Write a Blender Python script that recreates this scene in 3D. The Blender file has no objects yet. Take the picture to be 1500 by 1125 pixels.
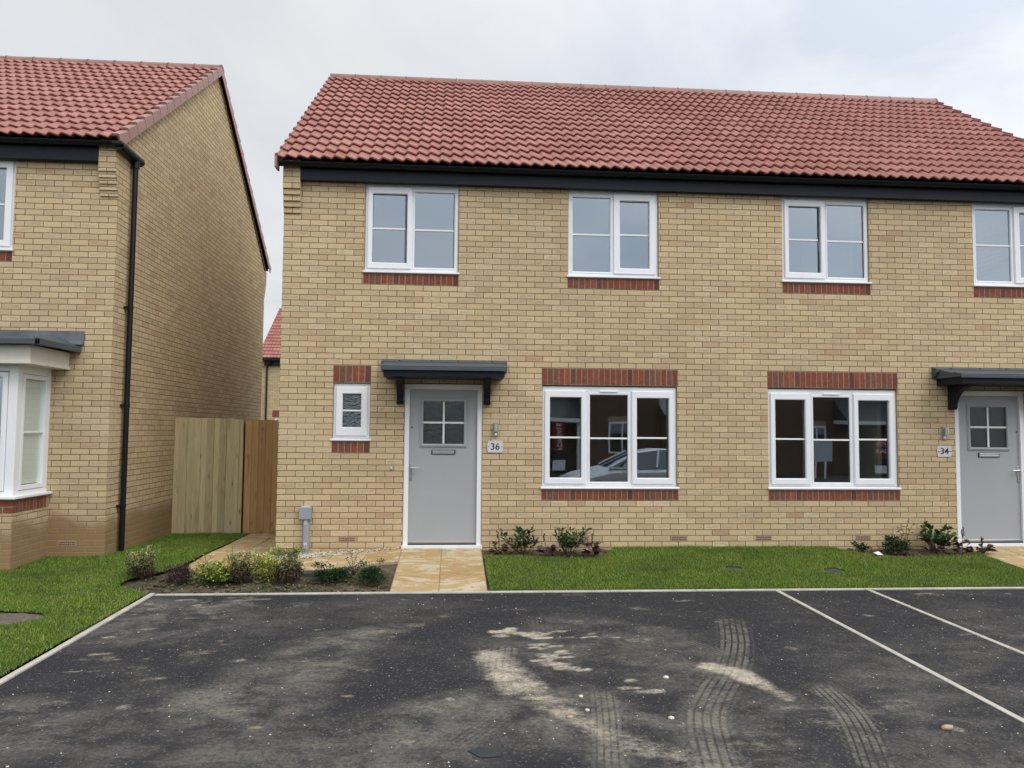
import bpy, bmesh, math, random
import numpy as np
from mathutils import Vector, Matrix, noise
R = math.radians
random.seed(7); rng = np.random.default_rng(7)
scene = bpy.context.scene
col = scene.collection

# ------------------------------------------------------------------ node helpers
class NT:
    def __init__(s, name):
        s.m = bpy.data.materials.new(name); s.m.use_nodes = True
        s.t = s.m.node_tree; s.b = s.t.nodes['Principled BSDF']
        s.out = s.t.nodes['Material Output']
    def n(s, typ, **kw):
        x = s.t.nodes.new(typ)
        for k, v in kw.items(): setattr(x, k, v)
        return x
    def put(s, inp, v):
        if isinstance(v, bpy.types.NodeSocket): s.t.links.new(v, inp)
        elif isinstance(v, (tuple, list)) and len(v) == 3 and inp.type == 'RGBA': inp.default_value = (*v, 1)
        else: inp.default_value = v
    def math(s, op, a, b=0.0, c=0.0, clamp=False):
        x = s.n('ShaderNodeMath', operation=op, use_clamp=clamp)
        s.put(x.inputs[0], a); s.put(x.inputs[1], b)
        if op in ('MULTIPLY_ADD',): s.put(x.inputs[2], c)
        return x.outputs[0]
    def mix(s, f, a, b, blend='MIX'):
        x = s.n('ShaderNodeMix', data_type='RGBA', blend_type=blend)
        s.put(x.inputs[0], f); s.put(x.inputs[6], a); s.put(x.inputs[7], b)
        return x.outputs[2]
    def ss(s, v, lo, hi, a=0.0, b=1.0):
        x = s.n('ShaderNodeMapRange', interpolation_type='SMOOTHSTEP')
        s.put(x.inputs[0], v); s.put(x.inputs[1], lo); s.put(x.inputs[2], hi); s.put(x.inputs[3], a); s.put(x.inputs[4], b)
        return x.outputs[0]
    def noise(s, vec, scale, detail=2.0, rough=.5, dist=0.0, out=0):
        x = s.n('ShaderNodeTexNoise'); 
        if vec is not None: s.put(x.inputs['Vector'], vec)
        s.put(x.inputs['Scale'], scale); s.put(x.inputs['Detail'], detail); s.put(x.inputs['Roughness'], rough); s.put(x.inputs['Distortion'], dist)
        return x.outputs[out]
    def voro(s, vec, scale, feature='F1', out=0):
        x = s.n('ShaderNodeTexVoronoi', feature=feature)
        if vec is not None: s.put(x.inputs['Vector'], vec)
        s.put(x.inputs['Scale'], scale); return x.outputs[out]
    def uv(s): return s.n('ShaderNodeUVMap', uv_map='UVMap').outputs[0]
    def geo(s, out='Position'): return s.n('ShaderNodeNewGeometry').outputs[out]
    def sep(s, v):
        x = s.n('ShaderNodeSeparateXYZ'); s.put(x.inputs[0], v); return x.outputs
    def comb(s, a, b, c=0.0):
        x = s.n('ShaderNodeCombineXYZ'); s.put(x.inputs[0], a); s.put(x.inputs[1], b); s.put(x.inputs[2], c); return x.outputs[0]
    def scalev(s, v, sc):
        x = s.n('ShaderNodeVectorMath', operation='MULTIPLY'); s.put(x.inputs[0], v); x.inputs[1].default_value = sc; return x.outputs[0]
    def ramp(s, f, stops, interp='LINEAR'):
        x = s.n('ShaderNodeValToRGB'); r = x.color_ramp; r.interpolation = interp
        while len(r.elements) < len(stops): r.elements.new(.5)
        for e, (p, c) in zip(r.elements, stops): e.position = p; e.color = (*c, 1)
        s.put(x.inputs[0], f); return x.outputs[0]
    def attr(s, name, out='Fac'):
        return s.n('ShaderNodeAttribute', attribute_name=name).outputs[out]
    def wn(s, vec, out=0):
        x = s.n('ShaderNodeTexWhiteNoise', noise_dimensions='2D'); s.put(x.inputs['Vector'], vec); return x.outputs[out]
    def bump(s, h, dist=.01, strength=1.0):
        x = s.n('ShaderNodeBump'); s.put(x.inputs['Height'], h); s.put(x.inputs['Distance'], dist); s.put(x.inputs['Strength'], strength)
        s.t.links.new(x.outputs[0], s.b.inputs['Normal'])
    def fin(s, color=None, rough=None, spec=None, metal=None):
        if color is not None: s.put(s.b.inputs['Base Color'], color)
        if rough is not None: s.put(s.b.inputs['Roughness'], rough)
        if spec is not None: s.put(s.b.inputs['Specular IOR Level'], spec)
        if metal is not None: s.put(s.b.inputs['Metallic'], metal)
        return s.m

def plain(name, c, rough=.5, spec=.5, metal=0.0, var=.06, nscale=3.0, bump=0.0, bscale=200):
    n = NT(name); p = n.geo()
    f = n.noise(p, nscale, 4, .6)
    lo = tuple(x * (1 - var) for x in c); hi = tuple(min(1, x * (1 + var)) for x in c)
    cc = n.ramp(f, [(.3, lo), (.7, hi)])
    if bump: n.bump(n.noise(p, bscale, 3), bump, .5)
    return n.fin(cc, rough, spec, metal)

M = {}
def mat_buff(name, damp=.0, damp_top=.1, sag=True):
    n = NT(name); uv = n.uv()
    wob = n.noise(uv, 14, 2, out=1)
    w = n.n('ShaderNodeVectorMath', operation='MULTIPLY_ADD'); n.put(w.inputs[0], wob); w.inputs[1].default_value = (.005, .004, 0); n.put(w.inputs[2], uv)
    wob2 = n.noise(uv, 90, 2, out=1)
    w2 = n.n('ShaderNodeVectorMath', operation='MULTIPLY_ADD'); n.put(w2.inputs[0], wob2); w2.inputs[1].default_value = (.004, .004, 0); n.put(w2.inputs[2], w.outputs[0])
    x, y, _ = n.sep(w2.outputs[0])
    x = n.math('SUBTRACT', x, .0045); y = n.math('SUBTRACT', y, .004)
    v = n.math('DIVIDE', y, .075); row = n.math('FLOOR', v)
    half = n.math('MULTIPLY', n.math('FLOORED_MODULO', row, 2.0), .5)
    u = n.math('ADD', n.math('DIVIDE', x, .2245), half)
    colm = n.math('FLOOR', u); fu = n.math('FRACT', u); fv = n.math('FRACT', v)
    du = n.math('MULTIPLY', n.math('MINIMUM', fu, n.math('SUBTRACT', 1.0, fu)), .2245)
    dv = n.math('MULTIPLY', n.math('MINIMUM', fv, n.math('SUBTRACT', 1.0, fv)), .075)
    # per-brick joint width variation
    idv = n.comb(colm, row)
    r1 = n.wn(idv); rc = n.wn(idv, 1); r2, r3, r4 = n.sep(rc)
    d = n.math('MINIMUM', du, dv)
    jw = n.math('MULTIPLY_ADD', r4, .0014, .0040)
    m = n.ss(d, n.math('SUBTRACT', jw, .0012), n.math('ADD', jw, .0012))
    base = n.ramp(r1, [(0, (.490, .370, .228)), (.2, (.550, .424, .260)), (.45, (.600, .467, .290)), (.7, (.535, .407, .250)), (.95, (.670, .535, .342)), (.988, (.560, .400, .245)), (1, (.500, .325, .200))])
    # lighter picture frame, greyer smeared middle on some bricks
    mid = n.math('MULTIPLY', n.ss(dv, .012, .022), n.ss(du, .012, .035))
    sm = n.math('MULTIPLY', n.math('MULTIPLY', mid, n.ss(r2, .45, .8)), n.ss(n.noise(n.scalev(uv, (9, 60, 1)), 1, 4, .7), .35, .65))
    c = n.mix(n.math('MULTIPLY', sm, .50), base, (.265, .225, .160))
    tex = n.noise(uv, 55, 4, .7)
    c = n.mix(1.0, c, n.ramp(tex, [(.3, (.86, .85, .82)), (.7, (1.1, 1.1, 1.1))]), 'MULTIPLY')
    # iron spots
    sp = n.math('MULTIPLY', n.ss(n.noise(uv, 75, 1, .5), .70, .76), n.ss(r3, .25, .6))
    c = n.mix(n.math('MULTIPLY', sp, .75), c, (.09, .065, .05))
    # orange bloom patches
    big = n.noise(uv, .9, 3, .6)
    c = n.mix(n.math('MULTIPLY', n.ss(big, .55, .75), n.math('MULTIPLY', r2, .35)), c, (.42, .25, .12))
    big2 = n.noise(uv, .35, 4, .6)
    c = n.mix(1.0, c, n.ramp(big2, [(.3, (.88, .88, .88)), (.7, (1.06, 1.05, 1.03))]), 'MULTIPLY')
    wst = n.noise(n.scalev(uv, (3.5, .35, 1)), 1, 4, .65)
    c = n.mix(n.ss(wst, .60, .78, 0, .22), c, (.30, .235, .15))
    mort = n.ramp(n.noise(uv, 25, 3, .6), [(.3, (.150, .118, .080)), (.7, (.230, .184, .126))])
    # slurried pointing band where mortar was smeared over the faces
    _, z0, _ = n.sep(uv)
    band = n.math('MULTIPLY', n.ss(z0, 1.18, 1.26), n.ss(z0, 1.72, 1.66))
    smear = n.math('MULTIPLY', band, n.ss(n.noise(uv, .8, 3, .5), .42, .55))
    c = n.mix(n.math('MULTIPLY', smear, .45), c, (.56, .45, .30))
    mort = n.mix(n.math('MULTIPLY', smear, .65), mort, (.37, .29, .175))
    allc = n.mix(m, mort, c)
    # damp course: saturated brown bricks low down
    if damp:
        dz = n.math('ADD', z0, n.math('MULTIPLY', n.noise(uv, 1.3, 3, .6), -.55))
        dm = n.math('MULTIPLY', n.ss(dz, damp_top, damp_top - .22), damp)
        allc = n.mix(dm, allc, n.mix(m, (.34, .27, .16), (.235, .145, .065)))
    else:
        dm = n.math('MULTIPLY', n.ss(n.math('ADD', z0, n.math('MULTIPLY', r1, .05)), .07, .0), .35)
        allc = n.mix(dm, allc, (.30, .18, .08))
    h = n.math('ADD', n.math('MULTIPLY', m, 1.0), n.math('MULTIPLY', tex, .25))
    n.bump(h, .006, .9)
    return n.fin(allc, .9, .2)
M['buff'] = mat_buff('buff_brick')
M['buff_damp'] = mat_buff('buff_brick_damp', .85, .17)
def mat_red():
    n = NT('red_brick'); r = n.geo('Random Per Island'); uv = n.geo()
    c = n.ramp(r, [(0, (.105, .036, .030)), (.2, (.235, .068, .040)), (.5, (.185, .054, .033)), (.75, (.265, .085, .050)), (.92, (.18, .075, .052)), (1, (.11, .04, .035))])
    w = n.noise(uv, 45, 4, .7)
    c = n.mix(n.ss(w, .56, .72, 0, .5), c, (.40, .33, .28))
    c = n.mix(n.ss(n.noise(uv, 20, 3, .6), .35, .6, .35, 0), c, (.12, .04, .03))
    n.bump(w, .003, .7)
    return n.fin(c, .85, .25)
M['red'] = mat_red()
M['mortar'] = plain('mortar', (.33, .27, .19), .95, .1, var=.2, nscale=25, bump=.002)
def mat_tile(name='roof_tile'):
    n = NT(name); uv = n.uv(); u, v, _ = n.sep(uv)
    cell = n.comb(n.math('FLOOR', n.math('DIVIDE', u, .3)), n.math('FLOOR', v))
    r = n.wn(cell)
    c = n.ramp(r, [(0, (.265, .090, .068)), (.35, (.295, .106, .080)), (.75, (.320, .119, .092)), (1, (.35, .142, .113))])
    c = n.mix(1.0, c, n.ramp(n.noise(n.geo(), 4, 5, .7), [(.3, (.91, .90, .90)), (.7, (1.07, 1.08, 1.08))]), 'MULTIPLY')
    fu = n.math('FRACT', n.math('DIVIDE', u, .3))
    line = n.math('LESS_THAN', fu, .016)
    c = n.mix(n.math('MULTIPLY', line, .6), c, (.06, .02, .02))
    # pale scuffs from handling
    sc = n.noise(n.geo(), 9, 4, .75)
    c = n.mix(n.ss(sc, .70, .78, 0, .4), c, (.5, .32, .27))
    n.bump(n.noise(n.geo(), 160, 2), .001, .6)
    return n.fin(c, .48, .5)
M['tile'] = mat_tile()
M['ridge'] = plain('ridge_clay', (.25, .125, .105), .5, .45, var=.2, nscale=5, bump=.001)
M['verge'] = plain('verge_plastic', (.34, .185, .160), .45, .5, var=.08)
M['black'] = plain('black_plastic', (.006, .007, .009), .38, .28, var=.15)
M['fascia'] = plain('dark_fascia', (.009, .012, .019), .5, .22, var=.15, nscale=6)
M['trim'] = plain('canopy_grp', (.060, .075, .090), .45, .35, var=.08, nscale=8, bump=.001, bscale=60)
M['white'] = plain('white_upvc', (.78, .79, .82), .3, .5, var=.02)
M['cream'] = plain('cream_paint', (.66, .64, .56), .45, .4, var=.03)
M['blind'] = plain('pale_blind', (.60, .64, .59), .7, .2, var=.03)
M['bar'] = plain('white_glazing_bar', (.78, .80, .79), .4, .4, var=.02)
M['rubber'] = plain('dark_gasket', (.03, .03, .035), .6, .3)
M['doorgrey'] = plain('grey_door_paint', (.345, .358, .378), .42, .4, var=.03, nscale=2, bump=.0006, bscale=350)
M['chrome'] = plain('brushed_steel', (.62, .62, .62), .3, .5, 1.0, var=.04)
M['steel'] = plain('lamp_steel', (.34, .32, .29), .42, .5, .8, var=.08)
M['lead'] = plain('lead_flashing', (.115, .125, .145), .55, .5, .2, var=.35, nscale=3, bump=.004, bscale=9)
M['greybox'] = plain('grey_plastic', (.27, .30, .335), .5, .4, var=.04)
M['greylight'] = plain('pale_grey_plastic', (.46, .50, .55), .5, .4, var=.04)
M['plate'] = plain('acrylic_sign', (.60, .60, .62), .2, .5, var=.03)
M['ink'] = plain('sign_ink', (.012, .013, .03), .4, .4)
M['paint_in'] = plain('interior_paint', (.66, .64, .60), .8, .2, var=.03)
M['airbrick'] = plain('clay_airbrick', (.36, .25, .175), .85, .2, var=.15, nscale=30)
M['airhole'] = plain('air_slot', (.10,.06,.045), .9, .1)
M['hole'] = plain('dark_void', (.012, .010, .010), .9, .1)
def mat_glass(name, refl=.24, rough=0.0, tint=(.58, .63, .63), obscure=0, wav=.0012):
    n = NT(name); t = n.t
    for nd in (n.b,): t.nodes.remove(nd)
    gl = n.n('ShaderNodeBsdfGlossy'); n.put(gl.inputs['Roughness'], rough); n.put(gl.inputs['Color'], (.80, .90, 1.0))
    tr = n.n('ShaderNodeBsdfTransparent'); n.put(tr.inputs[0], tint)
    fr = n.n('ShaderNodeLayerWeight'); fr.inputs[0].default_value = .5
    f = n.math('MULTIPLY_ADD', n.math('POWER', fr.outputs[1], 5.0), .8, refl, clamp=True)
    mx = n.n('ShaderNodeMixShader'); n.put(mx.inputs[0], f)
    bp = n.n('ShaderNodeBump')
    base = tr.outputs[0]
    if obscure:
        if obscure == 1: h = n.noise(n.scalev(n.geo(), (1, 1, .28)), 90, 2, .5, 1.0)
        else: h = n.voro(n.noise(n.geo(), 22, 2, out=1), 6, 'SMOOTH_F1')
        n.put(bp.inputs['Height'], h); n.put(bp.inputs['Distance'], .006); n.put(bp.inputs['Strength'], 1.0)
        df = n.n('ShaderNodeBsdfDiffuse'); n.put(df.inputs[0], (.034, .034, .028) if obscure == 1 else (.022, .028, .034))
        n.put(gl.inputs['Roughness'], .12)
        m2 = n.n('ShaderNodeMixShader'); m2.inputs[0].default_value = .75; n.put(m2.inputs[1], tr.outputs[0]); n.put(m2.inputs[2], df.outputs[0]); base = m2.outputs[0]
    else:
        n.put(bp.inputs['Height'], n.noise(n.geo(), 1.3, 0)); n.put(bp.inputs['Distance'], .0035); n.put(bp.inputs['Strength'], .35)
    t.links.new(bp.outputs[0], gl.inputs['Normal'])
    n.put(mx.inputs[1], base); n.put(mx.inputs[2], gl.outputs[0])
    t.links.new(mx.outputs[0], n.out.inputs[0])
    return n.m
M['glass'] = mat_glass('window_glass', .25, tint=(.50, .55, .57))
M['glass_low'] = mat_glass('ground_window_glass', .235, tint=(.85, .86, .84))
M['glass_clear'] = mat_glass('bay_glass', .05, tint=(.99, 1.0, .99))
M['obscure_door'] = mat_glass('reeded_obscure_glass', .085, obscure=1)
M['obscure_wc'] = mat_glass('pebbled_obscure_glass', .17, obscure=2)
M['carglass'] = mat_glass('car_glass', .16, tint=(.06, .07, .065))
def mat_wood(name, a, b, pitch):
    n = NT(name); p = n.geo(); x, y, z = n.sep(p)
    r = n.n('ShaderNodeObjectInfo').outputs['Random']
    gr = n.noise(n.scalev(p, (28, 28, 1.3)), 1.6, 5, .65, 1.2)
    c = n.ramp(gr, [(.25, b), (.6, a), (.85, tuple(min(1, q * 1.18) for q in a))])
    c = n.mix(1.0, c, n.ramp(r, [(0, (.76, .75, .71)), (.5,(.97,.97,.94)), (1, (1.14, 1.12, 1.08))]), 'MULTIPLY')
    kn = n.voro(n.scalev(p, (9, 9, 3.1)), 1.0)
    c = n.mix(n.ss(kn, .10, .045, 0, .85), c, tuple(q * .22 for q in b))
    c = n.mix(n.ss(kn, .26, .1, 0, .35), c, tuple(q * .6 for q in b))
    st = n.noise(n.scalev(p, (6, 6, .8)), 1.5, 3)
    c = n.mix(n.ss(st, .58, .75, 0, .5), c, tuple(q * .55 for q in b))
    n.bump(gr, .003, .6)
    return n.fin(c, .85, .2)
M['fence'] = mat_wood('treated_fence_timber', (.52, .45, .28), (.36, .30, .165), .1)
M['gate'] = mat_wood('brown_gate_timber', (.46, .29, .135), (.34, .205, .09), .1)
def mat_stone():
    n = NT('riven_sandstone'); p = n.geo(); r = n.geo('Random Per Island')
    c = n.ramp(r, [(0, (.39, .255, .115)), (.5, (.44, .305, .15)), (1, (.44, .33, .18))])
    w = n.noise(n.scalev(p, (1.6, 3.2, 1)), 1.5, 5, .6, 1.2)
    c = n.mix(n.ss(w, .50, .58, 0, .8), c, (.56, .49, .35))
    w2 = n.noise(n.scalev(p, (1.6, 5, 1)), 1.9, 3, .6, 2.5)
    c = n.mix(n.ss(w2, .56, .66, 0, .55), c, (.24, .135, .055))
    c = n.mix(1.0, c, n.ramp(n.noise(p, 60, 3), [(.3, (.88, .88, .86)), (.7, (1.08, 1.08, 1.08))]), 'MULTIPLY')
    n.bump(n.noise(p, 25, 4, .6), .006, .5)
    return n.fin(c, .62, .4)
M['stone'] = mat_stone()
M['concrete'] = plain('kerb_concrete', (.44, .42, .37), .9, .2, var=.18, nscale=7, bump=.002)
def mat_asphalt():
    n = NT('asphalt'); p = n.geo(); x, y, z = n.sep(p)
    agg = n.voro(p, 95); agc = n.voro(p, 95, out=1)
    g = n.noise(p, 170, 2, .6)
    base = n.ramp(g, [(.3, (.0125, .0125, .0150)), (.7, (.031, .031, .035))])
    base = n.mix(n.ss(n.sep(agc)[0], .90, .97, 0, .5), base, (.15, .145, .135))
    # broad dusty clouds
    pw = n.scalev(p, (1, 1.35, 1))
    cl = n.noise(pw, .62, 6, .66, .6); cl2 = n.noise(pw, 2.6, 5, .7, .3)
    fine = n.noise(p, 30, 4, .75)
    du = n.math('ADD', n.math('MULTIPLY', n.ss(cl, .48, .70), .26), n.attr('dust'))
    du = n.math('MULTIPLY', du, n.ss(cl2, .36, .62, .12, 1.2))
    du = n.math('MULTIPLY', du, n.ss(fine, .28, .66, .35, 1.2))
    du = n.math('MINIMUM', du, 1.0)
    c = n.mix(n.math('MULTIPLY', du, .80), base, (.190, .175, .150))
    # small dry splashes
    vo = n.voro(n.scalev(p, (2.3, 3.6, 1)), 1.0); voc = n.sep(n.voro(n.scalev(p, (2.3, 3.6, 1)), 1.0, out=1))[0]
    vd = n.math('ADD', vo, n.math('MULTIPLY', n.noise(p, 11, 3, .7), .22))
    spl = n.math('MULTIPLY', n.ss(vd, .215, .155), n.ss(voc, .60, .75))
    c = n.mix(n.math('MULTIPLY', spl, n.ss(fine, .3, .55, .15, .55)), c, (.29, .25, .19))
    # sand spills drawn on the surface
    sa = n.attr('sand')
    sm = n.ss(n.math('ADD', sa, n.math('MULTIPLY', n.math('SUBTRACT', n.noise(n.scalev(p, (1, 1.6, 1)), 5, 7, .88), .5), 2.4)), .22, 1.15)
    sm = n.math('MULTIPLY', sm, n.ss(sa, .05, .3))
    sandc = n.ramp(n.noise(p, 70, 3, .7), [(.3, (.34, .29, .21)), (.7, (.62, .56, .45))])
    c = n.mix(n.math('MULTIPLY', sm, n.ss(fine, .25, .60, .30, .95)), c, sandc)
    # tyre prints: across coordinate -1..1
    tx, ts, tm = n.sep(n.attr('track', 'Vector'))
    gro = n.math('ABSOLUTE', n.math('SUBTRACT', n.math('FRACT', n.math('MULTIPLY', n.math('ADD', tx, 1.0), 2.5)), .5))
    rib = n.ss(gro, .30, .40, 1.0, 0.0)
    cut = n.ss(n.math('ABSOLUTE', n.math('SUBTRACT', n.math('FRACT', n.math('MULTIPLY', ts, 22.0)), .5)), .30, .42, 1.0, .55)
    edge = n.ss(n.math('ADD', n.math('ABSOLUTE', tx), n.math('MULTIPLY', n.math('SUBTRACT', n.noise(p, 14, 3, .7), .5), .5)), 1.0, .80)
    tr = n.math('MULTIPLY', n.math('MULTIPLY', n.math('MULTIPLY', rib, cut), edge), tm)
    tr = n.math('MULTIPLY', tr, n.ss(n.noise(p, 4, 5, .78), .36, .62, .05, 1.0))
    tr = n.math('MULTIPLY', tr, n.ss(fine, .25, .6, .35, 1.1))
    c = n.mix(n.math('MULTIPLY', tr, .72), c, (.22, .20, .165))
    c = n.mix(n.math('MULTIPLY', n.math('MULTIPLY', n.math('SUBTRACT', 1.0, rib), edge), n.math('MULTIPLY', tm, .3)), c, (.030, .029, .030))
    # bright grit specks
    gs = n.voro(p, 14); gsc = n.sep(n.voro(p, 14, out=1))[0]
    c = n.mix(n.math('MULTIPLY', n.ss(gs, .09, .06), n.ss(gsc, .80, .84)), c, (.50, .47, .42))
    n.bump(n.math('ADD', agg, n.math('MULTIPLY', g, .6)), .004, .55)
    return n.fin(c, .86, .25)
M['asphalt'] = mat_asphalt()
def mat_soil():
    n = NT('garden_soil'); p = n.geo()
    c = n.ramp(n.noise(p, 7, 6, .75), [(.25, (.045, .034, .023)), (.5, (.105, .082, .055)), (.75, (.19, .155, .112))])
    c = n.mix(n.ss(n.noise(p, 2.6, 4, .7), .50, .66, 0, .6), c, (.062, .075, .028))
    c = n.mix(n.ss(n.noise(p, 60, 2), .68, .74, 0, .7), c, (.32, .28, .22))
    n.bump(n.noise(p, 22, 5, .7), .02, .8)
    return n.fin(c, .95, .15)
M['soil'] = mat_soil()
def mat_grey_soil():
    n = NT('dry_soil'); p = n.geo()
    c = n.ramp(n.noise(p, 14, 6, .75), [(.25, (.07, .058, .045)), (.75, (.21, .18, .145))])
    n.bump(n.noise(p, 30, 5, .7), .02, .8)
    return n.fin(c, .95, .15)
M['drysoil'] = mat_grey_soil()
def mat_leaf(name, stops, transl=.25, rough=.5):
    n = NT(name); r = n.geo('Random Per Island')
    c = n.ramp(r, stops)
    big = n.noise(n.geo(), 2.2, 3, .6)
    c = n.mix(1.0, c, n.ramp(big, [(.3, (.82, .84, .8)), (.7, (1.15, 1.12, 1.1))]), 'MULTIPLY')
    n.fin(c, rough, .3)
    tl = n.n('ShaderNodeBsdfTranslucent'); n.put(tl.inputs[0], c)
    mx = n.n('ShaderNodeMixShader'); mx.inputs[0].default_value = transl
    n.t.links.new(n.b.outputs[0], mx.inputs[1]); n.t.links.new(tl.outputs[0], mx.inputs[2]); n.t.links.new(mx.outputs[0], n.out.inputs[0])
    return n.m
def mat_grass():
    n = NT('grass_blades'); r = n.geo('Random Per Island'); p = n.geo()
    c = n.ramp(r, [(0, (.085, .155, .018)), (.5, (.165, .275, .034)), (.85, (.24, .35, .06)), (1, (.42, .43, .15))])
    c = n.mix(1.0, c, n.ramp(n.noise(p, 1.1, 4, .65), [(.25, (.62, .70, .62)), (.5, (1, 1, 1)), (.75, (1.35, 1.15, 1.15))]), 'MULTIPLY')
    c = n.mix(n.ss(n.noise(p, 3.0, 5, .75), .55, .70, 0, .5), c, (.26, .28, .10))
    c = n.mix(n.ss(n.noise(n.scalev(p, (.5, 1.6, 1)), 1.4, 3, .6), .58, .70, 0, .45), c, (.06, .125, .02))
    n.fin(c, .5, .3)
    tl = n.n('ShaderNodeBsdfTranslucent'); n.put(tl.inputs[0], c)
    mx = n.n('ShaderNodeMixShader'); mx.inputs[0].default_value = .3
    n.t.links.new(n.b.outputs[0], mx.inputs[1]); n.t.links.new(tl.outputs[0], mx.inputs[2]); n.t.links.new(mx.outputs[0], n.out.inputs[0])
    return n.m
M['grass'] = mat_grass()
M['turf'] = plain('turf_base', (.045, .062, .018), .95, .1, var=.4, nscale=9, bump=.01, bscale=40)
M['field'] = plain('far_ground', (.05, .07, .025), .95, .1, var=.3, nscale=.5)
M['l_green'] = mat_leaf('leaf_mid_green', [(0, (.022, .060, .016)), (.6, (.045, .105, .026)), (1, (.09, .15, .045))])
M['l_dark'] = mat_leaf('leaf_dark_green', [(0, (.012, .036, .014)), (.7, (.028, .068, .024)), (1, (.05, .10, .035))])
M['l_lime'] = mat_leaf('leaf_lime_yellow', [(0, (.10, .18, .03)), (.4, (.24, .34, .06)), (.75, (.55, .55, .10)), (1, (.85, .75, .18))])
M['l_cream'] = mat_leaf('leaf_cream_green', [(0, (.10, .15, .04)), (.5, (.27, .32, .11)), (1, (.58, .58, .30))])
M['l_purple'] = mat_leaf('leaf_dark_purple', [(0, (.026, .015, .018)), (.6, (.070, .040, .046)), (1, (.13, .085, .085))])
M['l_bronze'] = mat_leaf('leaf_bronze', [(0, (.030, .014, .015)), (.5, (.070, .035, .038)), (1, (.12, .085, .085))], .15, .38)
M['l_pink'] = mat_leaf('leaf_pale_pink', [(0, (.35, .28, .20)), (1, (.62, .52, .42))])
M['stem'] = plain('plant_stem', (.09, .055, .03), .8, .2, var=.2)
M['pebble'] = mat_leaf('pale_pebble', [(0, (.30, .26, .20)), (.4, (.50, .45, .36)), (.8, (.66, .62, .54)), (1, (.42, .34, .24))], .0, .7)
M['darkstone'] = plain('dark_inspection_cover', (.055, .058, .062), .8, .3, var=.2, nscale=12)
M['paper'] = plain('white_litter', (.75, .75, .74), .7, .2)
M['shard'] = plain('blue_grey_shard', (.030, .042, .050), .25, .5, var=.2)
M['mudchip'] = plain('brick_chip', (.45, .32, .26), .9, .2, var=.1)
M['palechip'] = plain('pale_stone', (.62, .58, .50), .9, .2, var=.12, nscale=30)

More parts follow.
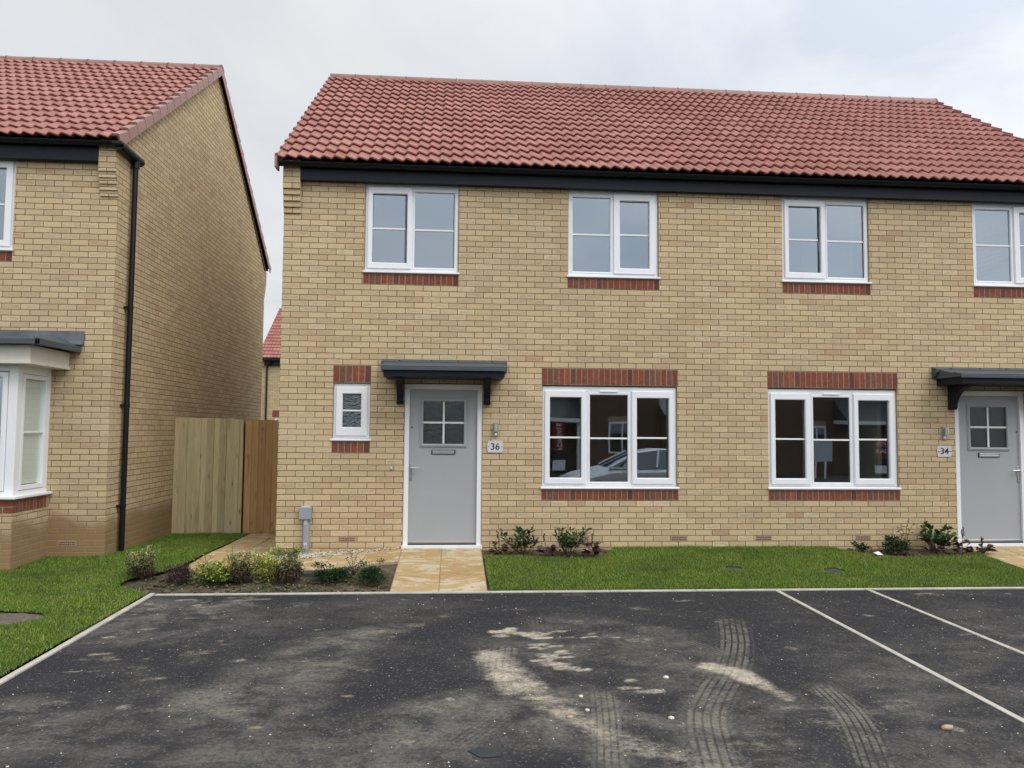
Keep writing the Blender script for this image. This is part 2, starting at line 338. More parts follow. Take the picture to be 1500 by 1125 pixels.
# ------------------------------------------------------------------ mesh helpers
ORG = {}
class MB:
    def __init__(s): s.v = []; s.f = []; s.mi = []; s.uvs = None
    def add(s, vs, fs, mi=0):
        k = len(s.v); s.v += [tuple(v) for v in vs]; s.f += [tuple(k + i for i in f) for f in fs]; s.mi += [mi] * len(fs); return s
    def box(s, x0, x1, y0, y1, z0, z1, mi=0):
        return s.add([(x0,y0,z0),(x1,y0,z0),(x1,y1,z0),(x0,y1,z0),(x0,y0,z1),(x1,y0,z1),(x1,y1,z1),(x0,y1,z1)],
                     [(0,3,2,1),(4,5,6,7),(0,1,5,4),(1,2,6,5),(2,3,7,6),(3,0,4,7)], mi)
    def prism_x(s, prof, x0, x1, mi=0):       # prof in (y,z)
        n = len(prof); vs = [(x0,y,z) for y,z in prof] + [(x1,y,z) for y,z in prof]
        fs = [(i,(i+1)%n,n+(i+1)%n,n+i) for i in range(n)] + [tuple(range(n))[::-1], tuple(range(n,2*n))]
        return s.add(vs, fs, mi)
    def prism_y(s, prof, y0, y1, mi=0):       # prof in (x,z)
        n = len(prof); vs = [(x,y0,z) for x,z in prof] + [(x,y1,z) for x,z in prof]
        fs = [(i,n+i,n+(i+1)%n,(i+1)%n) for i in range(n)] + [tuple(range(n)), tuple(range(n,2*n))[::-1]]
        return s.add(vs, fs, mi)
    def prism_z(s, poly, ztop, zbot, mi=0):   # poly (x,y); ztop may be callable
        n = len(poly); zt = (lambda x,y: ztop) if not callable(ztop) else ztop
        zb = (lambda x,y: zbot) if not callable(zbot) else zbot
        vs = [(x,y,zb(x,y)) for x,y in poly] + [(x,y,zt(x,y)) for x,y in poly]
        fs = [(i,(i+1)%n,n+(i+1)%n,n+i) for i in range(n)] + [tuple(range(n))[::-1], tuple(range(n,2*n))]
        return s.add(vs, fs, mi)
    def frame(s, x0, x1, z0, z1, w, y0, y1, mi=0, wb=None, wt=None):  # rectangular ring in xz, mitred corners with a chamfered inner lip
        wb = wb or w; wt = wt or w
        o = [(x0,z0),(x1,z0),(x1,z1),(x0,z1)]; i = [(x0+w,z0+wb),(x1-w,z0+wb),(x1-w,z1-wt),(x0+w,z1-wt)]
        c = .009
        m = [(x0+w-c,z0+wb-c),(x1-w+c,z0+wb-c),(x1-w+c,z1-wt+c),(x0+w-c,z1-wt+c)]
        o2 = [(x0+.004,z0+.004),(x1-.004,z0+.004),(x1-.004,z1-.004),(x0+.004,z1-.004)]
        vs = [(x,y1,z) for x,z in o] + [(x,y0+.004,z) for x,z in o] + [(x,y0,z) for x,z in o2] + [(x,y0,z) for x,z in m] + [(x,y0+.010,z) for x,z in i] + [(x,y1,z) for x,z in i]
        fs = []
        for L in range(5):
            for k in range(4):
                k2 = (k+1)%4; a = L*4; b = a+4
                fs.append((a+k, a+k2, b+k2, b+k))
        for k in range(4): fs.append((20+k, 20+(k+1)%4, (k+1)%4, k))
        return s.add(vs, fs, mi)
    def tube(s, pts, r, n=10, mi=0, cap=True):
        pts = [Vector(p) for p in pts]; rs = r if isinstance(r,(list,tuple)) else [r]*len(pts)
        vs = []; fs = []; up = None
        for i,p in enumerate(pts):
            t = (pts[min(i+1,len(pts)-1)] - pts[max(i-1,0)]).normalized()
            if up is None: up = Vector((0,0,1)) if abs(t.z) < .9 else Vector((1,0,0))
            a = t.cross(up).normalized(); b = a.cross(t).normalized(); up = b
            for k in range(n):
                an = 2*math.pi*k/n; vs.append(p + (a*math.cos(an)+b*math.sin(an))*rs[i])
        for i in range(len(pts)-1):
            for k in range(n): fs.append((i*n+k,i*n+(k+1)%n,(i+1)*n+(k+1)%n,(i+1)*n+k))
        if cap: fs += [tuple(range(n))[::-1], tuple((len(pts)-1)*n+k for k in range(n))]
        return s.add(vs, fs, mi)
    def build(s, name, mat, parent=None, uo=(0,0), smooth=False, bevel=0, side=0.0, bevseg=2):
        me = bpy.data.meshes.new(name)
        o = Vector(ORG.get(parent.name, (0,0,0))) if parent else Vector((0,0,0))
        me.from_pydata([(a-o.x,b-o.y,c-o.z) for a,b,c in s.v], [], s.f)
        mats = mat if isinstance(mat,(list,tuple)) else [mat]
        for m in mats: me.materials.append(m)
        me.polygons.foreach_set('material_index', s.mi)
        me.update()
        bm = bmesh.new(); bm.from_mesh(me)
        bmesh.ops.recalc_face_normals(bm, faces=bm.faces)
        bm.to_mesh(me); bm.free()
        uvl = me.uv_layers.new(name='UVMap'); vv = me.vertices
        for p in me.polygons:
            nx,ny,nz = abs(p.normal.x),abs(p.normal.y),abs(p.normal.z)
            for li in p.loop_indices:
                c = vv[me.loops[li].vertex_index].co + o
                if nz > .75: q = (c.x+uo[0], c.y)
                elif nx > ny: q = (c.y+.11225+side, c.z+uo[1])
                else: q = (c.x+uo[0], c.z+uo[1])
                uvl.data[li].uv = q
        if smooth:
            me.polygons.foreach_set('use_smooth', [True]*len(me.polygons)); me.update()
            try: me.set_sharp_from_angle(angle=R(38))
            except Exception: pass
        ob = bpy.data.objects.new(name, me); col.objects.link(ob)
        if parent: ob.parent = parent
        ORG[ob.name] = tuple(o)
        if bevel:
            md = ob.modifiers.new('bevel','BEVEL'); md.width = bevel; md.segments = bevseg; md.limit_method = 'ANGLE'; md.angle_limit = R(40)
        return ob
def fast(name, V, F, mat, parent=None, smooth=False, uv=None):
    """V (n,3) array, F (m,k) array"""
    me = bpy.data.meshes.new(name); o = np.array(ORG.get(parent.name,(0,0,0))) if parent else np.zeros(3)
    V = np.asarray(V, dtype=np.float32) - o.astype(np.float32); F = np.asarray(F, dtype=np.int32); k = F.shape[1]
    me.vertices.add(len(V)); me.vertices.foreach_set('co', V.ravel())
    me.loops.add(F.size); me.loops.foreach_set('vertex_index', F.ravel())
    me.polygons.add(len(F)); me.polygons.foreach_set('loop_start', np.arange(len(F), dtype=np.int32)*k)
    me.polygons.foreach_set('loop_total', np.full(len(F), k, dtype=np.int32))
    if smooth: me.polygons.foreach_set('use_smooth', np.ones(len(F), dtype=bool))
    me.update(calc_edges=True); me.validate()
    if uv is not None:
        l = me.uv_layers.new(name='UVMap'); l.data.foreach_set('uv', np.asarray(uv, dtype=np.float32)[F.ravel()].ravel())
    me.materials.append(mat)
    ob = bpy.data.objects.new(name, me); col.objects.link(ob)
    if parent: ob.parent = parent
    ORG[ob.name] = tuple(o)
    return ob
def tag(o, label=None, cat=None, group=None, kind=None):
    if label: o['label'] = label
    if cat: o['category'] = cat
    if group: o['group'] = group
    if kind: o['kind'] = kind
    return o
def empty(name, loc, label, cat, group=None):
    o = bpy.data.objects.new(name, None); col.objects.link(o); o.location = loc; o.empty_display_size = .2
    ORG[o.name] = tuple(loc); return tag(o, label, cat, group)

# ------------------------------------------------------------------ terrain
KY = -1.97
def hx(x):
    if x > 0: return -.03
    return -.03 - .09*min(1, -x/1.6)
def gz(x, y):
    if y >= 0: return hx(x) - .011*min(y, 4)
    if y > -2: return hx(x) + (-.19-hx(x))*(-y/2)
    return -.19 + .013*(max(y,-12)+2)
gzv = np.vectorize(gz)

# ------------------------------------------------------------------ house pieces
def wall_xz(mb, x0, x1, z0, z1, y0, y1, holes, mi=0):
    xs = sorted({x0,x1,*[v for h in holes for v in h[:2]]}); zs = sorted({z0,z1,*[v for h in holes for v in h[2:]]})
    def solid(i,j):
        if i<0 or j<0 or i>=len(xs)-1 or j>=len(zs)-1: return False
        cx,cz=(xs[i]+xs[i+1])/2,(zs[j]+zs[j+1])/2
        return not any(a<cx<b and c<cz<d for a,b,c,d in holes)
    for i in range(len(xs)-1):
        for j in range(len(zs)-1):
            if not solid(i,j): continue
            a,b,c,d=xs[i],xs[i+1],zs[j],zs[j+1]
            mb.add([(a,y0,c),(b,y0,c),(b,y0,d),(a,y0,d)],[(0,1,2,3)],mi)
            mb.add([(a,y1,c),(b,y1,c),(b,y1,d),(a,y1,d)],[(3,2,1,0)],mi)
            if not solid(i-1,j): mb.add([(a,y0,c),(a,y0,d),(a,y1,d),(a,y1,c)],[(0,1,2,3)],mi)
            if not solid(i+1,j): mb.add([(b,y0,c),(b,y1,c),(b,y1,d),(b,y0,d)],[(0,1,2,3)],mi)
            if not solid(i,j-1): mb.add([(a,y0,c),(a,y1,c),(b,y1,c),(b,y0,c)],[(0,1,2,3)],mi)
            if not solid(i,j+1): mb.add([(a,y0,d),(b,y0,d),(b,y1,d),(a,y1,d)],[(0,1,2,3)],mi)

def pane_holes(mb, x0, x1, z0, z1, y, t=.006): mb.box(x0,x1,y,y+t,z0,z1)

def make_window(parent, x0, x1, z0, z1, lights, bars=True, vent=None, glass='glass', y=.030, name='window', fb=.05, sill=True, handle=None):
    """lights: (kind, glass_x0, glass_x1, outer_x0, outer_x1) offsets from x0; returns frame object"""
    zb, zt = z0+.045, z1-.085 if lights[0][0] != 'small' else z1-.05
    mb = MB(); fr = .055
    # outer frame with mullions as one ring system
    mb.frame(x0, x1, z0, z1, fr, y, y+.07, wb=.035, wt=.07 if z1-z0 > .8 else .05)
    edges = sorted([(l[3], l[4]) for l in lights])
    for k in range(len(edges)-1):
        mx = (edges[k][1]+edges[k+1][0])/2; w = max(.03, (edges[k+1][0]-edges[k][1])/2+.014)
        mb.box(x0+mx-w, x0+mx+w, y+.003, y+.068, z0+.033, z1-.048)
    root = mb.build(name, M['white'], parent, bevel=.0025)
    for l in lights:
        kind, a, b, oa, ob_ = l; a += x0; b += x0; oa += x0; ob_ += x0
        if kind in ('sash','small'):
            top = z1-.055 if kind=='sash' else z1-.045; bot = z0+.030
            w = a-oa; sh = z1-zt_of(kind, z0, z1)
            s = MB(); s.frame(oa, ob_, bot, top, w, y-.022, y+.05, wb=(zg0(kind,z0)-bot), wt=(top-zg1(kind,z1)))
            s.build('sash', M['white'], root, bevel=.002)
            g0, g1 = zg0(kind,z0), zg1(kind,z1)
        else:
            s = MB(); g0, g1 = zg0('fixed',z0), zg1('fixed',z1)
            s.frame(oa, ob_, z0+.030, z1-.065, a-oa, y-.004, y+.05, wb=g0-(z0+.030), wt=(z1-.065)-g1)
            s.build('glazing_bead', M['white'], root, bevel=.002)
        q = MB(); q.frame(a-.004, b+.004, g0-.004, g1+.004, .008, y+.012, y+.03)
        q.build('gasket', M['rubber'], root)
        q = MB(); q.box(a-.01, b+.01, y+.022, y+.026, g0-.01, g1+.01); q.build('pane', M[glass], root)
        if bars:
            zc = (g0+g1)/2; q = MB(); q.box(a, b, y+.010, y+.020, zc-.011, zc+.011); q.build('glazing_bar', M['bar'], root, bevel=.002)
    if vent:
        q = MB(); q.box(x0+vent[0], x0+vent[1], y-.018, y+.001, z1-.070, z1-.050); q.build('trickle_vent', M['white'], root, bevel=.003)
    if handle:
        q = MB(); q.box(x0+handle-.008, x0+handle+.008, y+.034, y+.05, (z0+z1)/2-.16, (z0+z1)/2-.03); q.build('handle', M['white'], root, bevel=.003)
    if sill:
        q = MB(); q.prism_x([(y+.03,z0+.001),(y-.045,z0-.008),(y-.062,z0-.014),(y-.062,z0-.032),(y-.05,z0-.036),(y+.03,z0-.036)], x0-.022, x1+.022)
        q.build('sill', M['white'], root, bevel=.003)
    return root
def zg0(kind, z0): return {'sash': z0+.108, 'fixed': z0+.055, 'small': z0+.14}[kind]
def zg1(kind, z1): return {'sash': z1-.145, 'fixed': z1-.108, 'small': z1-.135}[kind]
def zt_of(kind, z0, z1): return z1

def soldier(parent, x0, x1, z0, z1, n, name, y=-.004):
    w = (x1-x0)/n; mb = MB()
    mb.box(x0, x1, y+.0025, .05, z0+.001, z1-.001, 0)
    for k in range(n):
        a = x0+k*w+.005+random.uniform(-.001,.001); b = x0+(k+1)*w-.005
        t = random.uniform(-.0015,.0015)
        mb.box(a, b, y+t, .05, z0+.006+random.uniform(0,.003), z1-.006, 1)
    ob = mb.build(name, [M['mortar'], M['red']], parent); 
    return ob

def tile_slope(name, parent, ox, dx, L, e0, e1, courses, roll=.15, mat=None, samples=10, amp=.034, phase=0.0):
    """eave line starts at x=ox running dx*L; e0=(y,z) eave, e1=(y,z) ridge."""
    e0 = np.array(e0, float); e1 = np.array(e1, float); rk = e1-e0; RL = np.hypot(*rk); t = rk/RL; nrm = np.array([-t[1], t[0]])
    if nrm[1] < 0: nrm = -nrm
    n = int(round(L/roll*samples)); us = np.linspace(0, L, n+1)
    ph = (us/roll*2*np.pi + phase)
    prof = amp*(.5+.5*np.cos(ph + .55*np.cos(ph)))          # skewed pantile roll
    g = RL/courses; th = .036
    V = []; UV = []; F = []; base = 0
    for c in range(courses):
        s0, s1 = c*g, (c+1)*g + .02
        jit = np.repeat(rng.uniform(-.0045,.0045, int(np.ceil((n+1)/(2*samples)))+1), 2*samples)[:n+1]; hj = np.repeat(rng.uniform(-.003,.003, int(np.ceil((n+1)/(2*samples)))+1), 2*samples)[:n+1]
        rows = [(s0+.048, prof*.95+.004-.02, 0.0), (s0+.004+jit, prof+th-.016, .01), (s0+.008+jit, prof+th+hj, .04), (s0+g*.5, prof+th*.62, .5), (s1, prof+.002, .98)]
        for (s, hgt, vv) in rows:
            y = e0[0]+t[0]*s+nrm[0]*hgt; z = e0[1]+t[1]*s+nrm[1]*hgt
            V.append(np.stack([ox+dx*us, y, z], 1)); UV.append(np.stack([us+ (0 if c%1==0 else .15), np.full_like(us, c+vv)], 1))
        for r in range(4):
            a = base + r*(n+1) + np.arange(n); b = a + (n+1)
            F.append(np.stack([a, a+1, b+1, b], 1) if dx > 0 else np.stack([a, b, b+1, a+1], 1))
        base += 5*(n+1)
    V = np.concatenate(V); UV = np.concatenate(UV); F = np.concatenate(F)
    ob = fast(name, V, F, mat or M['tile'], parent, smooth=True, uv=UV)
    try: ob.data.set_sharp_from_angle(angle=R(50))
    except Exception: pass
    return ob, e0, t, nrm, RL, g

def make_roof(house, xl, xr, ye, ze, yr, zr, yb, courses=16, ridge=True, verge_l=True, verge_r=True, cap=.10, vin=.075):
    root, e0, t, nrm, RL, g = tile_slope('roof', house, xl, 1, xr-xl, (ye, ze), (yr, zr), courses)
    tile_slope('rear_slope', root, xl, 1, xr-xl, (yb, ze), (yr, zr), courses, samples=4)
    # underlay boards so nothing shows through
    q = MB(); q.add([(xl+.03,ye+.06,ze-.03),(xr-.03,ye+.06,ze-.03),(xr-.03,yr,zr-.04),(xl+.03,yr,zr-.04),(xl+.03,yb-.06,ze-.03),(xr-.03,yb-.06,ze-.03)],[(0,1,2,3),(3,2,5,4)])
    q.build('underlay', M['hole'], root)
    # ridge tiles, each its own
    if ridge:
        n = int(round((xr-xl)/.45)); w = (xr-xl+.02)/n
        for k in range(n):
            a = xl-.01+k*w; b = a+w
            q = MB(); prof = []
            for i in range(13):
                an = math.pi*(i/12); prof.append((yr-.125*math.cos(an), zr-.045+.115*math.sin(an)))
            inner = [(yr-.108*math.cos(math.pi*(i/12)), zr-.055+.10*math.sin(math.pi*(i/12))) for i in range(12,-1,-1)]
            rr = 1.0
            q.prism_x(prof+inner, a+.003, b-.003)
            q.prism_x([(p[0]+(p[0]-yr)*.06, p[1]+.006) for p in prof]+[(p[0],p[1]+.001) for p in prof[::-1]], b-.022, b-.002)
            q.build('ridge_tile', M['ridge'], root, smooth=True)
    # verge caps
    for (on, xv, sgn) in ((verge_l, xl, -1), (verge_r, xr, 1)):
        if not on: continue
        for (yy0, zz0, yy1, zz1, nm) in ((ye, ze, yr, zr, 'verge_cap'), (yb, ze, yr, zr, 'rear_verge_cap')):
            tt = np.array([yy1-yy0, zz1-zz0]); LL = np.hypot(*tt); tt = tt/LL; nn = np.array([-tt[1], tt[0]]);
            if nn[1] < 0: nn = -nn
            q = MB(); gg = LL/courses
            for c in range(courses):
                s0, s1 = c*gg-.006, (c+1)*gg+.012
                def P(s, h, x): return (x, yy0+tt[0]*s+nn[0]*h, zz0+tt[1]*s+nn[1]*h)
                xo, xi = xv+sgn*.012, xv-sgn*vin
                hi0, hi1 = .078, .040; lo0, lo1 = -cap+.018, -cap
                A = [P(s0,hi0,xi),P(s0,hi0,xo-sgn*.012),P(s0,hi0-.012,xo),P(s0,lo0-.02,xo),P(s0,lo0-.02,xo-sgn*.012),P(s0,hi0-.03,xo-sgn*.03),P(s0,hi0-.03,xi)]
                B = [P(s1,hi1,xi),P(s1,hi1,xo-sgn*.012),P(s1,hi1-.012,xo-sgn*.003),P(s1,lo1,xo-sgn*.003),P(s1,lo1,xo-sgn*.012),P(s1,hi1-.03,xo-sgn*.03),P(s1,hi1-.03,xi)]
                k = len(A); q.add(A+B, [(i,(i+1)%k,k+(i+1)%k,k+i) for i in range(k)]+[tuple(range(k)),tuple(range(k,2*k))])
            q.build(nm, M['verge'], root)
    return root

def corbel(mb, x0, x1, zbot, n, ztop, front=True, ystart=0.0, step=.02):
    """stepped brick courses projecting towards -y (front) or +y."""
    s = -1 if front else 1
    for k in range(n):
        d = step*(k+1); a = ystart; b = ystart+s*d
        z0 = zbot+.075*k; z1 = z0+.075 if k < n-1 else ztop
        mb.box(x0, x1, min(a,b)-(0 if front else .3), max(a,b)+(.3 if front else 0), z0+.0005, z1)

def gutter(parent, x0, x1, y, z, wrap=None):
    q = MB(); r = .056; prof = []
    for i in range(9): an = math.pi + math.pi*i/8; prof.append((y+r*math.cos(an), z+r*.95*math.sin(an)))
    prof += [(y+r*math.cos(math.pi+math.pi*i/8)*.9, z+.9*r*.95*math.sin(math.pi+math.pi*i/8)) for i in range(8,-1,-1)]
    q.prism_x(prof, x0, x1)
    big = [(a+(a-y)*.09, z+(b-z)*1.09) for a,b in prof[:9]] + [(a,b) for a,b in prof[:9][::-1]]
    x = x0+.5
    while x < x1-.2:
        q.prism_x(big, x-.03, x+.03); x += 2.0
    x = x0+.3
    while x < x1-.2:                      # brackets
        q.prism_x([(a+(a-y)*.05, z+(b-z)*1.05) for a,b in prof[:9]] + [(a,b) for a,b in prof[:9][::-1]], x-.012, x+.012); x += .8
    if wrap:
        yy0, yy1 = y, wrap; xo = x1
        P = []
        for i in range(9):
            an = math.pi+math.pi*i/8; P.append((-r*math.cos(an), r*.95*math.sin(an)))
        vs = []; 
        for (yc) in (y-r*.6, yy1):
            vs += [(xo+a, yc, z+b) for a,b in P]
        q.add(vs, [(i,i+1,10+i,9+i) for i in range(8)]+[tuple(range(9)), tuple(range(9,18))])
        q.add([(xo-r*1.02, y-r, z+.0),(xo+r, y-r,z),(xo+r,y-r,z-.03),(xo+r*.4,y-r*.5,z-r),(xo-r,y-r*.4,z-r),(xo-r*1.02,y-r,z-.03),(xo+r,y+r,z),(xo+r,y+r,z-.03),(xo+.4*r,y+r,z-r)],[(0,1,2,5),(5,2,3,4),(1,6,7,2),(2,7,8,3)])
        q.tube([(xo,y-.0,z-.03),(xo,wrap,z-.03)], r*1.08, 12)
    return q.build('gutter', M['black'], parent, smooth=True)

# ================================================================== MAIN HOUSE (numbers 36 and 34)
XL, XR, DEP = -1.58, 9.66, 7.55
house = empty('semi_detached_house', (4.04, 0, -.03), 'buff brick pair of houses with red pantile roof, grey doors and dark fascia', 'house')
DOOR1 = (0.0, 1.005, -.03, 2.07); DOOR2 = (7.411, 8.416, -.03, 2.07)
LW = [(1.785, 3.568), (4.812, 6.598)]; LZ = (.757, 2.055)
UW = [(-.545, .665), (2.118, 3.328), (5.038, 6.248), (7.745, 8.955)]; UZ = (3.530, 4.690)
SW = (-.902, -.437); SZ = (1.36, 2.06)
holes = [DOOR1, DOOR2, (SW[0]-.005, SW[1]+.005, SZ[0]-.035, SZ[1]+.005)]
holes += [(a-.006, b+.006, LZ[0]-.035, 2.07) for a,b in LW] + [(a-.006, b+.006, UZ[0]-.035, 4.75) for a,b in UW]
q = MB(); wall_xz(q, XL, XR, -.6, 4.80, 0, .28, holes)
RY, RZ = 3.78, 7.80; EY, EZ = -.20, 4.885
for xa, xb in ((XL, XL+.28), (XR-.28, XR)):
    q.prism_x([(.28,-.6),(DEP,-.6),(DEP,4.80),(RY,RZ-.07),(.0,4.93),(.0,4.80),(.28,4.80)], xa, xb)
q.box(XL+.28, XR-.28, DEP-.28, DEP, -.6, 4.8)
corbel(q, XL-.002, XL+.213, 4.245, 5, 4.93, step=.02)
corbel(q, XR-.213, XR+.002, 4.245, 5, 4.93, step=.02)
wall = q.build('wall', M['buff'], house, uo=(1.58, .03))
# inside: floors, ceilings, partitions
q = MB(); X0, X1 = XL+.29, XR-.29
q.box(X0, X1, .29, DEP-.3, -.2, -.04); q.box(X0, X1, .29, DEP-.3, 2.36, 2.60); q.box(X0, X1, .29, DEP-.3, 4.79, 4.86)
q.box(X0, X1, 3.9, 4.0, -.04, 2.36); q.box(X0, X1, 3.6, 3.7, 2.60, 4.79)
for xp in (1.4, 3.95, 7.05): q.box(xp, xp+.1, .29, 3.9, -.04, 2.36)
for xp in (-.3+1.7, 4.15, 7.0): q.box(xp, xp+.1, .29, 3.6, 2.60, 4.79)
q.box(6.13, 6.20, .30, 1.5, 2.60, 4.79); q.box(6.48, 6.54, .30, 1.1, -.04, 2.36)
q.build('interior_wall', M['paint_in'], house)
q = MB()                                            # window boards and reveals inside
for a,b in LW: q = MB(); q.box(a-.05,b+.05,.12,.36,.70,.735); q.build('window_board', M['white'], house)
for a,b in UW: q = MB(); q.box(a-.05,b+.05,.12,.36,3.47,3.505); q.build('window_board', M['white'], house)
roof = make_roof(house, XL-.065, XR+.065, EY, EZ, RY, RZ, DEP+.2, vin=.022)
q = MB(); q.box(XL+.213, XR-.213, -.100, -.082, 4.665, 4.86); q.box(XL+.213, XR-.213, -.082, .0-.002, 4.667, 4.678)
for x in (.55, 3.0, 5.45, 7.9): q.box(x-.003, x+.003, -.1015, -.09, 4.668, 4.85)
q.build('fascia', M['fascia'], house)
gutter(house, XL-.04, XR+.04, -.165, 4.862)
q = MB(); q.box(XL-.085, XL-.058, -.235, -.05, 4.775, 4.955); q.build('verge_end_cap', M['verge'], roof, bevel=.006)
# windows
for i,(a,b) in enumerate(LW):
    make_window(house, a, b, *LZ, [('sash',.100,.508,.034,.578),('fixed',.630,1.130,.602,1.160),('sash',1.252,1.660,1.186,1.746)], vent=(.76,1.0), handle=.535, glass='glass_low')
    soldier(house, a-.012, b+.014, 2.073, 2.292, 24, 'soldier_lintel'); soldier(house, a-.012, b+.014, .575, .712, 24, 'brick_sill_course')
for i,(a,b) in enumerate(UW):
    w = b-a
    if i in (0,2): ls = [('sash',.095,.515,.034,.600),('fixed',.636,1.148,.618,w-.034)]; v = (.21,.44)
    else: ls = [('fixed',.062,.575,.034,.592),('sash',w-.515,w-.095,w-.600,w-.034)]; v = (w-.44,w-.21)
    make_window(house, a, b, *UZ, ls, vent=v, handle=(.54 if i in (0,2) else None))
    soldier(house, a-.012, b+.012, 3.348, 3.490, 16, 'brick_sill_course')
make_window(house, SW[0], SW[1], *SZ, [('small',.115,.355,.035,.430)], glass='obscure_wc', name='window')
soldier(house, SW[0]-.008, SW[1]+.008, 2.073, 2.292, 6, 'soldier_lintel'); soldier(house, SW[0]-.008, SW[1]+.008, 1.17, 1.318, 6, 'brick_sill_course')
# doors
def make_door(x0, mirror):
    def X(a): return x0+1.005-a if mirror else x0+a
    def B(mb, a, b, *r, mi=0): mb.box(min(X(a),X(b)), max(X(a),X(b)), *r, mi)
    q = MB(); y = .012
    q.add([], []); B(q, .003, .066, y, y+.09, -.028, 2.058); B(q, .939, 1.002, y, y+.09, -.028, 2.058); B(q, .066, .939, y, y+.09, 1.995, 2.058)
    B(q, -.0, 1.005, -.006, y+.02, 2.046, 2.064)
    d = q.build('door', M['white'], house, bevel=.004)
    q = MB(); 
    a0,a1 = sorted((X(.068),X(.937))); g0,g1 = sorted((X(.243),X(.766)))
    wall_xz(q, a0, a1, .028, 1.993, .045, .088, [(g0,g1,1.295,1.838)])
    q.build('leaf', M['doorgrey'], d)
    q = MB(); m0,m1 = sorted((X(.203),X(.806))); q.frame(m0, m1, 1.248, 1.884, .040, .031, .05); q.frame(m0+.012, m1-.012, 1.262, 1.872, .029, .022, .04)
    q.build('glazing_surround', M['doorgrey'], d, bevel=.003)
    q = MB(); q.box(g0, g1, .052, .057, 1.295, 1.838); q.build('pane', M['obscure_door'], d)
    q = MB(); mx = (g0+g1)/2; q.box(mx-.012, mx+.012, .040, .050, 1.297, 1.836); q.box(g0, g1, .0395, .0495, 1.555, 1.579); q.build('glazing_bar', M['bar'], d, bevel=.002)
    q = MB(); B(q, .352, .660, .038, .046, 1.155, 1.219); q.build('letter_plate_surround', M['ink'], d, bevel=.003)
    q = MB(); B(q, .366, .646, .030, .040, 1.163, 1.211); B(q, .366, .646, .027, .031, 1.185, 1.189); q.build('letter_plate', M['chrome'], d, bevel=.003)
    q = MB(); B(q, .078, .108, .034, .047, .825, 1.035)
    q.tube([(X(.093),.04,.985),(X(.093),.0,.985),(X(.105),-.012,.985),(X(.208),-.012,.982)], [.011,.011,.011,.008], 10)
    q.tube([(X(.093),.035,.87),(X(.093),.028,.87)], .010, 12); q.build('handle', M['chrome'], d, bevel=.004, smooth=True)
    q = MB(); q.tube([(X(.098),.046,1.506),(X(.098),.040,1.506)], .010, 14); q.build('lock_dot', M['ink'], d)
    q = MB(); B(q, .068, .937, .030, .05, .020, .052); q.build('weather_bar', M['chrome'], d, bevel=.004)
    q = MB(); B(q, -.01, 1.015, -.030, .10, -.045, .006); q.build('threshold', M['white'], d, bevel=.004)
    q = MB(); B(q, .066, .939, .02, .09, .006, .020); q.build('bottom_seal', M['ink'], d)
    # canopy
    q = MB()
    a,b = sorted((X(-.228), X(1.252)))
    q.box(a, b, -.53, -.002, 2.122, 2.215)
    c = q.build('door_canopy', M['fascia'], house, bevel=.005)
    q = MB(); a2,b2 = sorted((X(-.258), X(1.284)))
    q.prism_x([(-.002,2.372),(-.030,2.372),(-.036,2.345),(-.555,2.243),(-.568,2.236),(-.568,2.198),(-.55,2.198),(-.55,2.214),(-.002,2.214)], a2, b2)
    q.prism_x([(-.001,2.215),(-.001,2.376),(-.018,2.378),(-.040,2.366),(-.11,2.345),(-.11,2.30),(-.03,2.215)], a2-.036, b2+.026)
    q.prism_x([(-.40,2.283),(-.44,2.280),(-.56,2.252),(-.56,2.243),(-.40,2.275)], a2-.004, b2+.004)
    q.build('canopy_roof', M['trim'], c, bevel=.003)
    for k in range(4):
        q = MB(); xx = a2+.16+(b2-a2-.32)*(k+random.uniform(-.08,.08))/3
        q.tube([(xx,-.085,2.345),(xx,-.090,2.362)], [.014,.008], 8); q.build('screw_head', M['black'], c)
    for (s0,s1) in ((-.095,-.010),(1.015,1.100)):
        prof = [(-.001,1.808),(-.070,1.808)]
        for i in range(9):
            an = R(90)*i/8; prof.append((-.085-.37*(1-math.cos(an)), 1.83+.27*math.sin(an)))
        prof += [(-.47,2.121),(-.001,2.121)]
        q = MB(); xa,xb = sorted((X(s0),X(s1))); q.prism_x(prof, xa, xb); 
        q.prism_x([(-.07,1.80),(-.075,1.84),(-.04,1.84),(-.0015,1.84),(-.0015,1.80)], xa-.003, xb+.003)
        q.build('canopy_bracket', M['fascia'], c, bevel=.004)
make_door(0.0, False); make_door(7.411, True)
def airbrick(parent, x0, x1, z0, z1, y=0.0):
    q = MB(); q.box(x0, x1, y-.003, y+.03, z0, z1, 0)
    n = 9; w = (x1-x0-.02)/n; 
    for k in range(n):
        for zz in (z0+.012, z0+.039):
            q.box(x0+.012+k*w, x0+.012+k*w+w*.6, y-.0045, y+.01, zz, zz+.014, 1)
    q.build('air_brick', [M['airbrick'], M['airhole']], parent)
for a,b in ((-.799,-.585),(2.185,2.40),(3.483,3.70),(4.618,4.835),(5.976,6.190)): airbrick(house, a, b, .049, .114)

